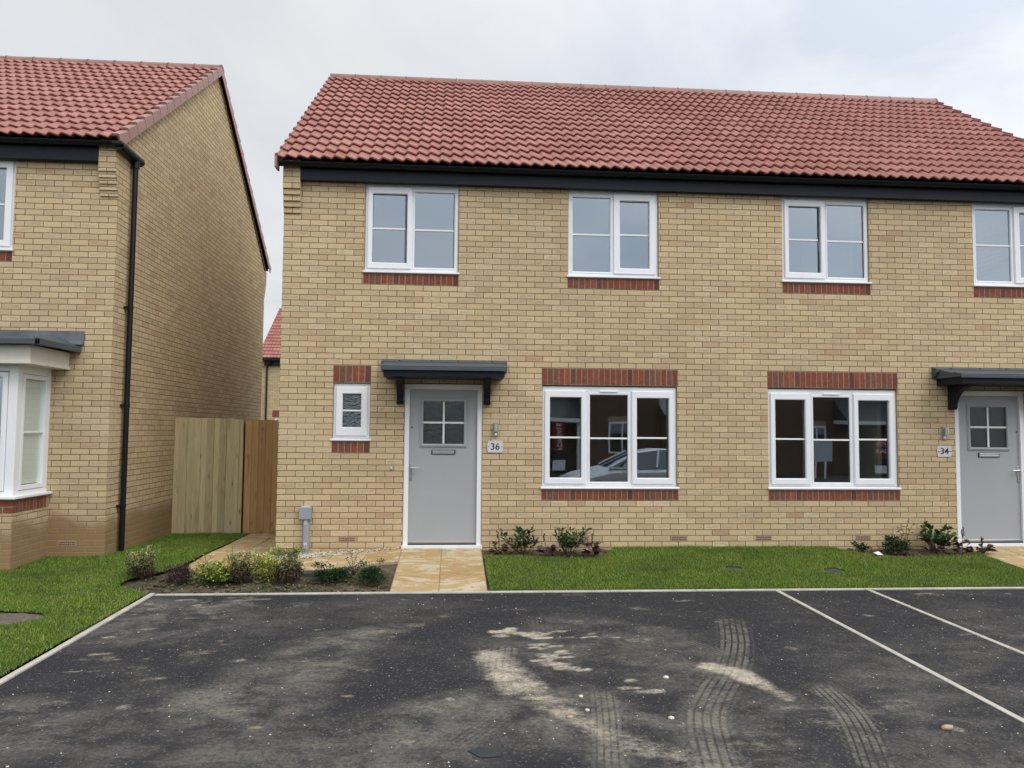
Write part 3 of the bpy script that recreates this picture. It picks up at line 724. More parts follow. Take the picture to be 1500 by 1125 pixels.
# fittings on the front wall
def text_mesh(parent, s, size, x, y, z, mat, name='lettering', ext=.001, rot=0.0, face=1, bold=0.0):
    cu = bpy.data.curves.new('t', 'FONT'); cu.body = s; cu.size = size; cu.align_x = 'CENTER'; cu.align_y = 'CENTER'; cu.extrude = ext; cu.offset = bold
    t = bpy.data.objects.new('t', cu); col.objects.link(t)
    bpy.context.view_layer.update()
    me = bpy.data.meshes.new_from_object(t.evaluated_get(bpy.context.evaluated_depsgraph_get()))
    bpy.data.objects.remove(t); 
    o = Vector(ORG.get(parent.name,(0,0,0)))
    m = Matrix.Translation(Vector((x,y,z))-o) @ Matrix.Rotation(0 if face==1 else math.pi, 4, 'Z') @ Matrix.Rotation(rot, 4, 'Y') @ Matrix.Rotation(R(90), 4, 'X')
    me.transform(m); me.materials.clear(); me.materials.append(mat)
    ob = bpy.data.objects.new(name, me); col.objects.link(ob); ob.parent = parent; return ob
def plate(xc, zc, txt, label, strike=False):
    t = empty('house_number_sign', (xc, 0, zc), label, 'house sign', 'acrylic number plates beside the front doors')
    q = MB(); w, h = .104, .074; pr = []
    for i in range(9): s = -1+2*i/8; pr.append((xc+w-.014*s*s, zc+s*h))
    for i in range(9): s = 1-2*i/8; pr.append((xc-w+.014*s*s, zc+s*h))
    q.prism_y(pr, -.012, -.004); q.build('plate', M['plate'], t, bevel=.002)
    q = MB()
    for s in (-1,1): q.tube([(xc+s*.088,-.002,zc),(xc+s*.088,-.016,zc)], .0055, 10)
    q.build('screw_cap', M['ink'], t)
    text_mesh(t, txt, .122, xc, -.0135, zc, M['ink'], bold=.0006)
    if strike:
        q = MB(); q.box(xc-.10, xc-.05, -.0135, -.012, zc-.002, zc+.0025); q.box(xc+.045, xc+.10, -.0135, -.012, zc-.001, zc+.0035)
        q.box(xc-.045, xc+.05, -.0150, -.0135, zc+.010, zc+.0125); q.box(xc-.04, xc+.055, -.0150, -.0135, zc-.014, zc-.0115)
        q.build('scribble', M['ink'], t)
plate(1.171, 1.261, '36', 'pale number 36 plate screwed to the brick right of the nearer grey door')
plate(7.245, 1.237, '34', 'pale number 34 plate with strike lines left of the far right door', True)
def lamp(xc, z0, label):
    t = empty('wall_lamp', (xc, 0, z0), label, 'wall lamp', 'steel wall lamps beside the front doors')
    q = MB(); q.box(xc-.031, xc+.031, -.016, -.001, z0, z0+.185); q.build('backplate', M['steel'], t, bevel=.006)
    q = MB(); q.tube([(xc,-.062,z0+.070),(xc,-.062,z0+.168)], .024, 20); q.box(xc-.01,xc+.01,-.05,-.01,z0+.105,z0+.135)
    q.build('lamp_barrel', M['chrome'], t, smooth=True)
    q = MB(); q.tube([(xc,-.014,z0+.032),(xc,-.024,z0+.032),(xc,-.032,z0+.032)], [.018,.017,.007], 16); q.build('sensor', M['white'], t, smooth=True)
lamp(1.176, 1.388, 'small steel wall lamp above the number 36 plate')
lamp(7.252, 1.388, 'small steel wall lamp above the struck out number 34 plate')
t = empty('doorbell', (-.155, 0, .978), 'tiny pale bell push on brick left of the number 36 door', 'doorbell')
q = MB(); q.box(-.168,-.142,-.012,-.001,.943,1.012); q.build('bell_case', M['greylight'], t, bevel=.004)
q = MB(); q.tube([(-.155,-.012,.99),(-.155,-.016,.99)], .008, 14); q.build('button', M['white'], t)
q = MB(); q.box(-.166,-.144,-.0135,-.0115,.950,.966); q.build('bell_label', M['ink'], t)
t = empty('service_box', (-1.205, 0, -.11), 'grey square service box on a grey duct climbing the house corner', 'utility box')
q = MB(); q.box(-1.285,-1.133,-.085,-.001,.335,.495); q.build('box', M['greybox'], t, bevel=.008)
q = MB(); q.box(-1.283,-1.135,-.092,-.085,.345,.487); q.build('lid', M['greybox'], t, bevel=.006)
q = MB(); q.box(-1.262,-1.156,-.07,-.001,.488,.503); q.build('top_flange', M['greylight'], t, bevel=.004)
q = MB(); q.prism_z([(-1.243+.0,-.001),(-1.243,-.035),(-1.228,-.06),(-1.175,-.06),(-1.160,-.035),(-1.160,-.001)], .336, -.16); q.build('duct', M['greybox'], t, bevel=.006, smooth=True)
def tongue(z0, z1):
    q = MB(); pr = [(-1.222,z1),(-1.222,z0+.03)]+[(-1.2015-.0205*math.cos(math.pi*i/8), z0+.02-.022*math.sin(math.pi*i/8)) for i in range(9)]+[(-1.181,z0+.03),(-1.181,z1)]
    q.prism_y(pr, -.064, -.058); q.build('clip', M['greylight'], t, bevel=.002)
tongue(.27,.335); tongue(-.03,.05)

# ================================================================== NEIGHBOUR HOUSE
DZ = .075; NX = -3.65
nb = empty('brick_house', (-8.0, 0, -.12), 'buff brick house at the left edge with white bay window and bare gable side', 'house')
NUW = (-6.12, -4.912); NUZ = (3.700, 4.875)
q = MB(); wall_xz(q, -11.2, NX, -.6, 4.90, 0, .28, [(NUW[0]-.006, NUW[1]+.006, NUZ[0]-.035, 4.88), (-6.2,-4.45,.64,2.2)])
q.prism_x([(.28,-.6),(DEP,-.6),(DEP,4.90+DZ),(RY,RZ+DZ-.07),(.0,5.03+DZ),(.0,4.9),(.28,4.9)], NX-.28, NX)
q.box(-11.2, NX-.28, DEP-.28, DEP, -.6, 4.87)
q.prism_x([(.28,-.6),(DEP,-.6),(DEP,4.90+DZ),(RY,RZ+DZ-.07),(.0,5.03+DZ),(.0,4.9),(.28,4.9)], -11.2, -10.92)
corbel(q, NX-.213, NX+.002, 4.245+DZ+.075, 5, 5.02+DZ, step=.02)
corbel(q, NX-.213, NX+.002, 4.245+DZ+.075, 5, 4.93+DZ, front=False, ystart=DEP, step=.03)
q.build('wall', M['buff_damp'], nb, uo=(3.65+.2245*.5, -.008), side=.11225)
q = MB(); q.box(-10.9, NX-.29, .29, DEP-.3, 2.36, 2.60); q.box(-10.9, NX-.29, .29, DEP-.3, 4.84, 4.9); q.box(-10.9, NX-.29, 3.0, 3.1, 2.6, 4.84); q.box(-10.9, NX-.29, 3.0, 3.1, -.1, 2.36)
q.build('interior_wall', M['paint_in'], nb)
nroof = make_roof(nb, -11.3, NX+.075, EY, EZ+DZ+.105, RY, RZ+DZ-.005, DEP+.2, cap=.085)
q = MB(); q.prism_x([(-.05,4.93+DZ),(RY,RZ+DZ-.11),(RY,RZ+DZ-.055),(-.09,4.965+DZ)], NX+.001, NX+.014); q.prism_x([(DEP+.05,4.93+DZ),(RY,RZ+DZ-.11),(RY,RZ+DZ-.055),(DEP+.09,4.965+DZ)], NX+.001, NX+.014)
q.build('verge_mortar', M['mortar'], nroof)
q = MB(); q.box(-11.2, NX-.213, -.100, -.082, 4.665+DZ+.080, 4.97+DZ); q.box(-11.2, NX-.213, -.082, -.002, 4.667+DZ+.075, 4.68+DZ+.075); q.build('fascia', M['fascia'], nb)
gutter(nb, -11.25, NX+.055, -.165, 4.967+DZ, wrap=.50)
q = MB(); px, py = NX+.062, .34
q.tube([(px,py,4.98),(px,py,4.88)], .048, 14)
q.tube([(px,py,4.95),(px,py,-.10)], .034, 16)
dp = q.build('downpipe', M['black'], nb, smooth=True)
for z in (3.03,1.76,.47):
    q = MB(); q.tube([(px,py,z-.022),(px,py,z+.022)], .039, 16); q.box(NX-.0, px+.005, py-.062, py+.02, z-.012, z+.012); q.build('pipe_clip', M['black'], dp, bevel=.002)
make_window(nb, NUW[0], NUW[1], *NUZ, [('fixed',.062,.575,.034,.592),('sash',1.208-.515,1.208-.095,1.208-.600,1.208-.034)])
soldier(nb, NUW[0]-.012, NUW[1]+.012, 3.534, 3.660, 16, 'brick_sill_course')
airbrick(nb, -4.205, -3.988, .008, .078)
# bay window
bx, by = -4.335, -.78
q = MB(); q.box(-6.4, bx, by, -.001, -.6, .49); q.build('bay_wall', M['buff_damp'], nb, uo=(4.335, -.008), side=.02)
q = MB(); q.box(-6.39, bx+.002, by-.002, -.002, .4915, .640, 0)
x = bx
for zz in (.495,.568):
    xx = bx-.01 - (0.10 if zz < .5 else .21)
    q.box(xx+.01, bx+.003, by-.004, by+.05, zz, zz+.064, 1)
    while xx > -6.3: q.box(xx-.215, xx-.003, by-.004, by+.05, zz, zz+.064, 1); xx -= .2245
k = 0; yy = by+.055
while yy < -.07: q.box(bx-.05, bx+.004, yy, yy+.064, .495, .634, 1); yy += .0745; k += 1
q.build('bay_sill_course', [M['mortar'], M['red']], nb)
bay = None
q = MB(); bw = bx-.03
q.box(bw-.10, bw, by+.045, by+.145, .675, 2.20); q.box(bw-.10, bw-.002, -.075, -.001, .675, 2.20)
q.box(bw-.10, bw-.002, by+.145, -.075, 2.09, 2.20); q.box(bw-.10, bw-.002, by+.145, -.075, .675, .735)
q.box(-6.4, bw-.10, by+.045, by+.14, 2.11, 2.20); q.box(-6.4, bw-.10, by+.045, by+.14, .675, .735)
q.box(-5.3,-5.2, by+.047, by+.14, .735, 2.11)
bay = q.build('bay_window', M['white'], nb, bevel=.004)
q = MB()                                        # side sash ring built in yz
def ring_yz(mb, y0, y1, z0, z1, w, x0, x1):
    mb.box(x0,x1,y0,y0+w,z0,z1); mb.box(x0,x1,y1-w,y1,z0,z1); mb.box(x0,x1,y0+w,y1-w,z0,z0+w); mb.box(x0,x1,y0+w,y1-w,z1-w,z1)
ring_yz(q, by+.150, -.080, .740, 2.085, .050, bw-.065, bw+.008); q.build('sash', M['white'], bay, bevel=.004)
q = MB(); q.box(bw-.03, bw-.026, by+.19, -.12, .785, 2.045); q.build('pane', M['glass_clear'], bay)
q = MB(); q.box(bw-.022, bw-.010, by+.20, -.13, 1.40, 1.425); q.build('glazing_bar', M['bar'], bay)
q = MB(); q.frame(-5.19, bw-.105, .74, 2.10, .06, by+.03, by+.12); q.build('sash', M['white'], bay, bevel=.003)
q = MB(); q.box(-5.15, bw-.16, by+.07, by+.074, .79, 2.05); q.build('pane', M['glass'], bay)
# slatted blind inside side pane
q = MB(); z = .80
while z < 2.04: q.prism_y([(bw-.050,z),(bw-.046,z+.089),(bw-.049,z+.089),(bw-.053,z)], by+.165, -.10); z += .088
q.build('blind', M['blind'], bay)
q = MB(); q.prism_z([(-6.4,by-.045),(bx+.045,by-.045),(bx+.045,-.001),(-6.4,-.001)], .682, .650); q.build('sill', M['white'], bay, bevel=.006)
q = MB(); q.prism_z([(-6.4,by-.12),(bx+.175,by-.12),(bx+.175,-.001),(-6.4,-.001)], 2.40, 2.195)
q.prism_z([(-6.4,by-.135),(bx+.19,by-.135),(bx+.19,-.001),(-6.4,-.001)], 2.215, 2.185); q.build('bay_fascia', M['cream'], bay, bevel=.004)
q = MB(); 
q.add([(-6.4,by-.23,2.43),(bx+.30,by-.23,2.43),(bx+.30,-.001,2.47),(bx+.05,-.001,2.60),(-6.4,-.001,2.60),(-6.4,by-.23,2.40),(bx+.30,by-.23,2.40),(bx+.30,-.001,2.43),(-6.4,-.001,2.40)],
      [(0,1,2,3,4),(0,1,6,5),(1,2,7,6),(5,6,7,8)])
q.build('bay_roof', M['trim'], bay)
q = MB(); q.prism_x([(by-.245,2.40),(by-.245,2.462),(by-.20,2.470),(by-.20,2.40)], -6.4, bx+.315)
q.prism_y([(bx+.285,2.40),(bx+.285,2.480),(bx+.315,2.470),(bx+.315,2.40)], by-.245, -.001); q.build('roof_edge_trim', M['trim'], bay, bevel=.004)
q = MB(); q.prism_x([(-.001,2.50),(-.05,2.50),(-.012,2.60),(-.010,2.672),(-.001,2.672)], -6.4, bx+.345); q.prism_x([(-.001,2.535),(-.035,2.525),(-.025,2.60),(-.001,2.60)], -6.4, bx+.325)
q.build('lead_flashing', M['lead'], bay)

# ================================================================== FENCE AND GATE
t = empty('board_fence', (-3.1, 2.27, -.15), 'pale green treated close board fence panel between house side and gate', 'fence')
x = NX+.005; k = 0
while x < -2.76:
    w = random.uniform(.088,.104); b = min(x+w, -2.74); q = MB()
    zb = -.145+random.uniform(-.02,.01)-(.012 if k%3 else 0); zt = 1.628-.004*k*0+random.uniform(-.006,.004)
    o_ = (.018 if k % 2 else 0)+random.uniform(0,.004); q.prism_z([(x-(.006 if k%2 else 0),2.262-o_),(b+(.006 if k%2 else -.003),2.258-o_),(b+(.006 if k%2 else -.003),2.274-o_),(x-(.006 if k%2 else 0),2.278-o_)], zt, zb)
    q.build('board', M['fence'], t); x = b; k += 1
for zz in (.2,.75,1.4):
    q = MB(); q.box(NX+.01, -2.7, 2.28, 2.33, zz, zz+.08); q.build('rail', M['fence'], t)
for (a,b) in ((-2.735,-2.665),(-2.662,-2.605)):
    q = MB(); q.box(a, b, 2.235, 2.31, -.13, 1.612); q.build('post', M['gate'] if a>-2.0 else M['fence'], t, bevel=.003)
t = empty('side_gate', (-2.1, 2.30, -.15), 'brown timber side gate of vertical boards beside the house corner', 'gate')
x = -2.592
while x < -1.60:
    b = min(x+.105, -1.585); q = MB(); q.box(x, b-.003, 2.285, 2.303, -.150, 1.606); q.build('board', M['gate'], t, bevel=.002); x = b
for zz in (.05,.8,1.4):
    q = MB(); q.box(-2.58, -1.6, 2.304, 2.34, zz, zz+.09); q.build('ledge', M['gate'], t)
q = MB(); q.box(-2.600, -2.594, 2.25, 2.31, -.14, 1.55); q.build('hinge_gap', M['hole'], t)

# ================================================================== HOUSE BEHIND
FX, FY = -8.42, 26.3; fz = -.25
far = empty('distant_house', (-4.5, FY, fz), 'small buff brick house with red tiled roof glimpsed in the gap behind the gate', 'house')
q = MB(); wall_xz(q, FX+.06, FX+8, -1.0, 4.72, FY, FY+.3, [(-7.62,-6.4,.7,1.98)])
q.prism_x([(FY+.3,-1),(FY+8,-1),(FY+8,4.72),(FY+4,7.6),(FY,4.72),(FY+.3,4.72)], FX+.06, FX+.36)
q.box(FX+.06, FX+.3, FY-.10, FY, 4.35, 4.76)
q.build('wall', M['buff'], far, uo=(0,0))
fr_, *_ = tile_slope('roof', far, FX, 1, 8.0, (FY-.25, 4.70), (FY+4, 7.62), 16, samples=6)
q = MB(); q.prism_x([(FY+3.87,7.58),(FY+3.93,7.66),(FY+4,7.70),(FY+4.07,7.66),(FY+4.13,7.58)], FX, FX+8); q.build('ridge_tile', M['ridge'], fr_)
q = MB(); q.box(FX-.05, FX+8, FY-.36, FY-.25, 4.60, 4.72); q.box(FX+.3, FX+8, FY-.12, FY-.02, 4.38, 4.62); q.build('gutter', M['black'], far)
q = MB(); q.tube([(FX+.62,FY-.3,4.62),(FX+.60,FY-.25,4.45),(FX+.42,FY-.08,4.3),(FX+.42,FY-.08,-.5)], .04, 8); q.build('downpipe', M['black'], far)
q = MB(); q.frame(-7.62,-6.4,.7,1.98,.09,FY+.03,FY+.1); fw = q.build('window', M['white'], far)
q = MB(); q.box(-7.54,-6.48,FY+.06,FY+.07,.78,1.9); q.build('pane', M['glass'], fw)
q = MB(); q.box(-7.72,-6.3,FY-.01,FY+.02,2.0,2.31); q.build('soldier_lintel', M['red'], far)
t = empty('garden_rail', (-7.6, 20.0, 0), 'dark rail just above the side gate in front of the distant house', 'fence')
q = MB(); q.box(-7.2,-4.5,20.0,20.06,1.62,1.68); q.build('rail', M['black'], t)
q = MB(); q.box(-7.0,-6.94,20.0,20.06,-.4,1.62); q.build('post', M['black'], t)

# ================================================================== GROUND
def grid(name, xs, ys, zf, mat, mask=None, attrs=None, smooth=True):
    X, Y = np.meshgrid(xs, ys); Z = zf(X, Y); nx, ny = len(xs), len(ys)
    V = np.stack([X.ravel(), Y.ravel(), Z.ravel()], 1)
    I = np.arange(nx*ny).reshape(ny, nx); F = np.stack([I[:-1,:-1], I[:-1,1:], I[1:,1:], I[1:,:-1]], -1).reshape(-1,4)
    if mask is not None:
        cx = (X[:-1,:-1]+X[1:,1:])/2; cy = (Y[:-1,:-1]+Y[1:,1:])/2; F = F[mask(cx.ravel(), cy.ravel())]
        used = np.unique(F); re = -np.ones(len(V), int); re[used] = np.arange(len(used)); V = V[used]; F = re[F]
    return fast(name, V, F, mat, smooth=smooth), V
def nz2(X, Y, s, amp, seed=0.0):
    return np.array([noise.fractal(Vector((x*s+seed, y*s, seed)), .8, 2.0, 4) for x,y in zip(X.ravel(), Y.ravel())]).reshape(X.shape)*amp

gr = bpy.data.meshes.new('ground'); bm = bmesh.new()
vs = [bm.verts.new(p) for p in ((-400,-400,-.62),(400,-400,-.62),(400,600,-.62),(-400,600,-.62))]; bm.faces.new(vs); bm.to_mesh(gr); bm.free()
gr.materials.append(M['field']); g0 = bpy.data.objects.new('ground', gr); col.objects.link(g0); tag(g0, 'rough green ground around the houses', 'ground', kind='structure')
# asphalt parking court
xs = np.unique(np.concatenate([np.linspace(-2.315, 10.4, 480), np.linspace(10.4, 40, 12)])); ys = np.unique(np.concatenate([np.linspace(-7.4, KY-.02, 216), np.linspace(-36, -7.4, 24)]))
ob, V = grid('parking_court', xs, ys, lambda X,Y: gzv(X,Y), M['asphalt'])
tag(ob, 'dark dusty asphalt parking court with sand spills and tyre prints', 'asphalt', kind='structure')
ob2, _ = grid('road', np.linspace(-60,-2.315,8), np.linspace(-36,-11.5,6), lambda X,Y: gzv(X,Y)-.004, M['asphalt']); tag(ob2, 'asphalt road running behind the viewer', 'road', kind='structure')
P = V[:, :2]; dust = np.zeros(len(P)); sand = np.zeros(len(P)); trk = np.zeros((len(P),3))
def seg(P, a, b):
    a = np.array(a); b = np.array(b); d = b-a; L = np.hypot(*d); t = np.clip(((P-a)@d)/(L*L), 0, 1); q = P-(a+t[:,None]*d)
    side = (d[0]*(P[:,1]-a[1])-d[1]*(P[:,0]-a[0]))/L
    return np.hypot(q[:,0], q[:,1]), side, t*L
def stroke(arr, pts, r0, r1, amt, ystretch=1.0):
    n = len(pts)-1
    for i in range(max(1,n)):
        a = pts[i]; b = pts[min(i+1, n)] if n else (pts[0][0]+.001, pts[0][1])
        d, _, t = seg(P, a, b); r = r0+(r1-r0)*(i+.5)/max(1,n)
        np.maximum(arr, amt*np.clip(1-(d/r)**2, 0, 1), out=arr)
rs_ = random.Random(5)
def crumbs(pts, spread, n, r0, r1, a0, a1):
    for _ in range(n):
        i = rs_.randrange(len(pts)-1); u = rs_.random(); cx = pts[i][0]*(1-u)+pts[i+1][0]*u+rs_.gauss(0,spread); cy = pts[i][1]*(1-u)+pts[i+1][1]*u+rs_.gauss(0,spread)
        L_ = rs_.uniform(.0,.06); r_ = rs_.uniform(r0,r1); stroke(sand, [(cx-L_,cy-L_*.2),(cx+L_,cy+L_*.2)], r_, r_, rs_.uniform(a0,a1))
crumbs([(.98,-3.58),(1.08,-3.44),(1.28,-3.50),(1.42,-3.62)], .045, 20, .035, .075, .7, 1.15)
crumbs([(1.28,-3.75),(1.40,-4.0),(1.45,-4.12)], .05, 11, .03, .065, .7, 1.1)
crumbs([(1.25,-4.25),(1.42,-4.33),(1.52,-4.46)], .04, 11, .03, .06, .7, 1.1)
crumbs([(1.5,-3.5),(2.1,-3.6)], .05, 9, .02, .04, .5, .8)
crumbs([(1.85,-4.75),(1.98,-4.95)], .05, 6, .02, .05, .6, .9)
crumbs([(-2.2,-2.3),(-1.0,-2.25)], .12, 16, .03, .07, .4, .7)
crumbs([(-2.2,-3.0),(-1.9,-4.6)], .15, 14, .02, .06, .4, .7)
stroke(sand, [(.95,-4.05),(1.0,-4.40),(1.10,-4.78)], .19, .24, .90)
stroke(sand, [(1.12,-4.75),(1.22,-4.98),(1.35,-5.29),(1.54,-5.60)], .17, .14, .66)
stroke(sand, [(1.54,-5.60),(1.85,-5.90),(2.1,-6.1)], .20, .22, .52)
stroke(sand, [(2.52,-4.42),(2.64,-4.52),(2.70,-4.72)], .15, .14, 1.1); stroke(sand, [(2.70,-4.72),(2.80,-5.05)], .12, .08, .7)
for c_, r_, a_ in (((.6,-2.88),.13,.42),((.63,-4.96),.05,.75),((2.27,-5.80),.22,.38),((2.4,-2.67),.16,.40),((.13,-3.52),.10,.4),((3.52,-3.23),.09,.38),((3.51,-5.26),.10,.40),((3.56,-5.58),.09,.7),((-2.1,-2.5),.2,.45),((-1.7,-2.45),.16,.4),((-1.9,-4.0),.14,.45),((-2.0,-3.3),.12,.4),((-1.35,-5.0),.07,.6),((-1.2,-3.6),.06,.55),((-.75,-2.35),.2,.36),((-1.4,-2.2),.25,.42),((-.9,-4.1),.06,.55),((3.3,-4.0),.08,.5),((1.9,-4.2),.10,.35),((.9,-2.3),.1,.35),((2.86,-5.45),.15,.35),((5.9,-3.1),.1,.35),((6.8,-2.5),.12,.35)):
    stroke(sand, [c_], r_, r_, a_)
for c_, r_, a_ in (((-.33,-3.75),.5,.55),((-.45,-4.45),.6,.6),((-.6,-5.1),.6,.65),((.45,-5.5),.55,.7),((.85,-5.2),.5,.6),((-1.7,-5.3),.6,.5),((-2.2,-3.4),.5,.45),((-2.2,-2.5),.5,.6),((3.77,-4.94),.7,.35),((3.86,-4.2),.8,.25),((2.1,-3.8),.7,.5),((2.3,-4.5),.6,.5),((1.3,-4.0),.8,.45),((1.2,-5.2),.7,.6),((.2,-5.8),.8,.6),((-.6,-5.8),.8,.5),((1.76,-3.4),.6,.4),((3.4,-5.9),.8,.4),((2.3,-5.8),.5,.6),((2.6,-5.2),.5,.5),((4.8,-4.0),.6,.3),((5.6,-3.0),.6,.25),((0.0,-2.6),.8,.3),((-1.2,-3.0),.9,.35)):
    stroke(dust, [c_], r_, r_, a_)
rr_ = random.Random(11)
for _ in range(90):
    cx, cy = rr_.uniform(-2.2, 6.5), rr_.uniform(-6.0, -2.1); r_ = rr_.choice((.03,.04,.05,.06,.08,.12)); L_ = rr_.uniform(0,.10)
    stroke(sand, [(cx-L_,cy),(cx+L_,cy+rr_.uniform(-.02,.02))], r_, r_, rr_.uniform(.25,.5))
for a_,b_,w_,m_ in (((1.95,-3.55),(2.35,-4.4),.14,.6),((1.9,-4.3),(2.2,-4.35),.10,.55),((1.75,-5.3),(2.1,-5.6),.10,.6),((2.5,-5.6),(2.15,-5.9),.25,.75),((-.5,-3.9),(.1,-3.3),.25,.7),((-.9,-4.9),(-.2,-4.2),.3,.7),((-2.1,-3.0),(-1.4,-2.4),.3,.7),((.2,-5.4),(.7,-5.0),.25,.7),((-2.0,-5.0),(-1.0,-5.6),.3,.5),((4.4,-5.0),(3.6,-4.6),.25,.4),((3.9,-5.6),(3.2,-5.3),.2,.5),((6.0,-4.0),(5.2,-3.5),.3,.4)):
    stroke(dust, [a_, b_], w_, w_, m_)
stroke(dust, [(2.62,-4.48),(2.30,-5.05),(2.05,-5.8)], .2, .26, .55)
stroke(dust, [(3.1,-4.9),(2.95,-5.8)], .14, .16, .4)
stroke(dust, [(1.6,-5.0),(1.45,-5.9)], .14, .18, .55)
def track(pts, w, amt):
    S = 0
    P2 = [np.array(p, float) for p in pts]
    # densify with catmull-rom
    D = []
    for i in range(len(P2)-1):
        p0 = P2[max(i-1,0)]; p1 = P2[i]; p2 = P2[i+1]; p3 = P2[min(i+2,len(P2)-1)]
        for k in range(6):
            u = k/6; D.append(.5*((2*p1)+(-p0+p2)*u+(2*p0-5*p1+4*p2-p3)*u*u+(-p0+3*p1-3*p2+p3)*u**3))
    D.append(P2[-1]); best = np.full(len(P), 9.0)
    for i in range(len(D)-1):
        d, side, s = seg(P, D[i], D[i+1]); L = np.hypot(*(D[i+1]-D[i]))
        m = (d < best) & (d < w*1.15)
        best[m] = d[m]; trk[m,0] = side[m]/w; trk[m,1] = S+s[m]; trk[m,2] = amt
        S += L
track([(3.11,-3.22),(2.90,-3.85),(2.62,-4.48),(2.34,-4.98),(2.14,-5.43),(1.95,-6.3)], .125, .9)
track([(3.13,-4.88),(3.08,-5.27),(2.98,-5.63),(2.80,-6.1)], .105, .9)
track([(1.62,-4.95),(1.55,-5.4),(1.40,-6.2)], .095, .85)
track([(1.44,-2.98),(1.41,-3.37)], .10, .5)
track([(2.52,-3.80),(2.62,-4.02)], .10, .5)
track([(.72,-5.58),(.90,-5.30)], .09, .5)
track([(1.02,-3.98),(.99,-4.25)], .13, .8)
me = ob.data
a = me.attributes.new('dust','FLOAT','POINT'); a.data.foreach_set('value', dust.astype(np.float32))
a = me.attributes.new('sand','FLOAT','POINT'); a.data.foreach_set('value', sand.astype(np.float32))
a = me.attributes.new('track','FLOAT_VECTOR','POINT'); a.data.foreach_set('vector', trk.astype(np.float32).ravel())
# concrete edgings
def edging(name, pts_list, label, top=.009, bot=-.2):
    q = MB()
    for poly in pts_list: q.prism_z(poly, lambda x,y: gz(x,y)+top, lambda x,y: gz(x,y)+bot)
    o = q.build(name, M['concrete'], bevel=.004); tag(o, label, 'kerb', kind='structure')
L1 = []; x = -2.30
while x < 12: L1.append([(x,KY-.008),(x+.912,KY-.008),(x+.912,KY+.036),(x,KY+.036)]); x += .915
edging('kerb_edging', L1, 'thin concrete edging between the front gardens and the parking court')
L2 = []; y = KY+.042
while y > -11.4: L2.append([(-2.365,y-.912),(-2.315,y-.912),(-2.313,y),(-2.363,y)]); y -= .915
edging('kerb_edging', L2, 'thin concrete edging along the left lawn', .014)
for xl, lb in ((4.030,'first pale dividing strip across the asphalt'),(5.030,'second pale dividing strip nearer the right edge')):
    L3 = []; y = KY-.012
    while y > -11: L3.append([(xl,y-.912),(xl+.045,y-.912),(xl+.045,y),(xl,y)]); y -= .915
    edging('bay_divider', L3, lb, .006)
# soil base below gardens
def soilz(X, Y): return gzv(X,Y) - .035 + nz2(X, Y, 2.2, .018) + nz2(X, Y, 9, .012, 3.1)
ob, _ = grid('soil', np.linspace(-3.0, 8.0, 330), np.linspace(KY+.04, .0, 60), soilz, M['soil']); tag(ob, 'bare dark planting soil with clods', 'soil', kind='structure')
ob, _ = grid('soil', np.linspace(-4.3, -2.4, 40), np.linspace(-3.4, -2.3, 30), lambda X,Y: gzv(X,Y)-.012+nz2(X,Y,9,.016), M['drysoil']); tag(ob, 'dry grey soil patch in the left lawn', 'soil', kind='structure')
ob, _ = grid('ground_bed', np.linspace(-14, -1.2, 40), np.linspace(-11.4, 8, 50), lambda X,Y: gzv(X,Y)-.09, M['soil']); tag(ob, 'earth under the left lawn and path', 'ground', kind='structure')
# paving slabs
path = MB(); slz = lambda x,y: gz(x,y)+.004
def slab(poly, dz=0): 
    j = random.uniform(-.002,.002); path.prism_z(poly, lambda x,y: slz(x,y)+dz+j, lambda x,y: slz(x,y)-.06)
def srect(x0,x1,y0,y1,g=.005): slab([(x0+g,y0+g),(x1-g,y0+g),(x1-g,y1-g),(x0+g,y1-g)])
rows = [-.032,-.50,-.93,-1.30,-1.58,KY+.046]
for a,b in zip(rows[:-1], rows[1:]): srect(.005,.502,b,a); srect(.502,1.0,b,a)
for a,b in zip(rows[:-1], rows[1:]): srect(7.415,7.91,b,a); srect(7.91,8.41,b,a)
up = [(0,-.03),(-.41,-.09),(-.84,-.205),(-1.22,-.32),(-1.60,-.42)]; lo = [(0,-.66),(-.45,-.785),(-.86,-.90),(-1.24,-1.0),(-1.66,-1.04)]
for i in range(4):
    g = .006; slab([(lo[i+1][0]+g,lo[i+1][1]+g),(lo[i][0]-g,lo[i][1]+g),(up[i][0]-g,up[i][1]-g),(up[i+1][0]+g,up[i+1][1]-g)])
    if i in (1,3): pass
yy = 2.24
for r_ in range(5):
    h = (.6,.45,.6,.6,.45)[r_]; srect(-2.455,-2.03,yy-h,yy); srect(-2.03,-1.60,yy-h,yy); yy -= h
slab([(-2.20,-.84),(-2.03,-.93),(-2.03,yy-.006),(-2.45,yy-.006),(-2.45,-.62)]); slab([(-2.02,-.94),(-1.67,-1.03),(-1.605,-.45),(-1.605,yy-.006),(-2.02,yy-.006)])
o = path.build('path', M['stone'], bevel=.004); tag(o, 'honey sandstone slab path from the doors round to the side gate', 'path', kind='structure')
q = MB(); pj = [(0,-.02),(0,-.665),(-.86,-.91),(-1.66,-1.05),(-2.2,-.86),(-2.47,-.64),(-2.47,2.25),(-1.585,2.25),(-1.585,-.42),(-.84,-.2)]
q.prism_z(pj, lambda x,y: gz(x,y)-.004, lambda x,y: gz(x,y)-.06)
for xa in (.0, 7.41): q.prism_z([(xa,-.02),(xa,KY+.046),(xa+1.004,KY+.046),(xa+1.004,-.02)], lambda x,y: gz(x,y)-.004, lambda x,y: gz(x,y)-.06)
o = q.build('path_jointing', M['mortar']); tag(o, 'pale mortar joints bedding the sandstone slabs', 'path', kind='structure')

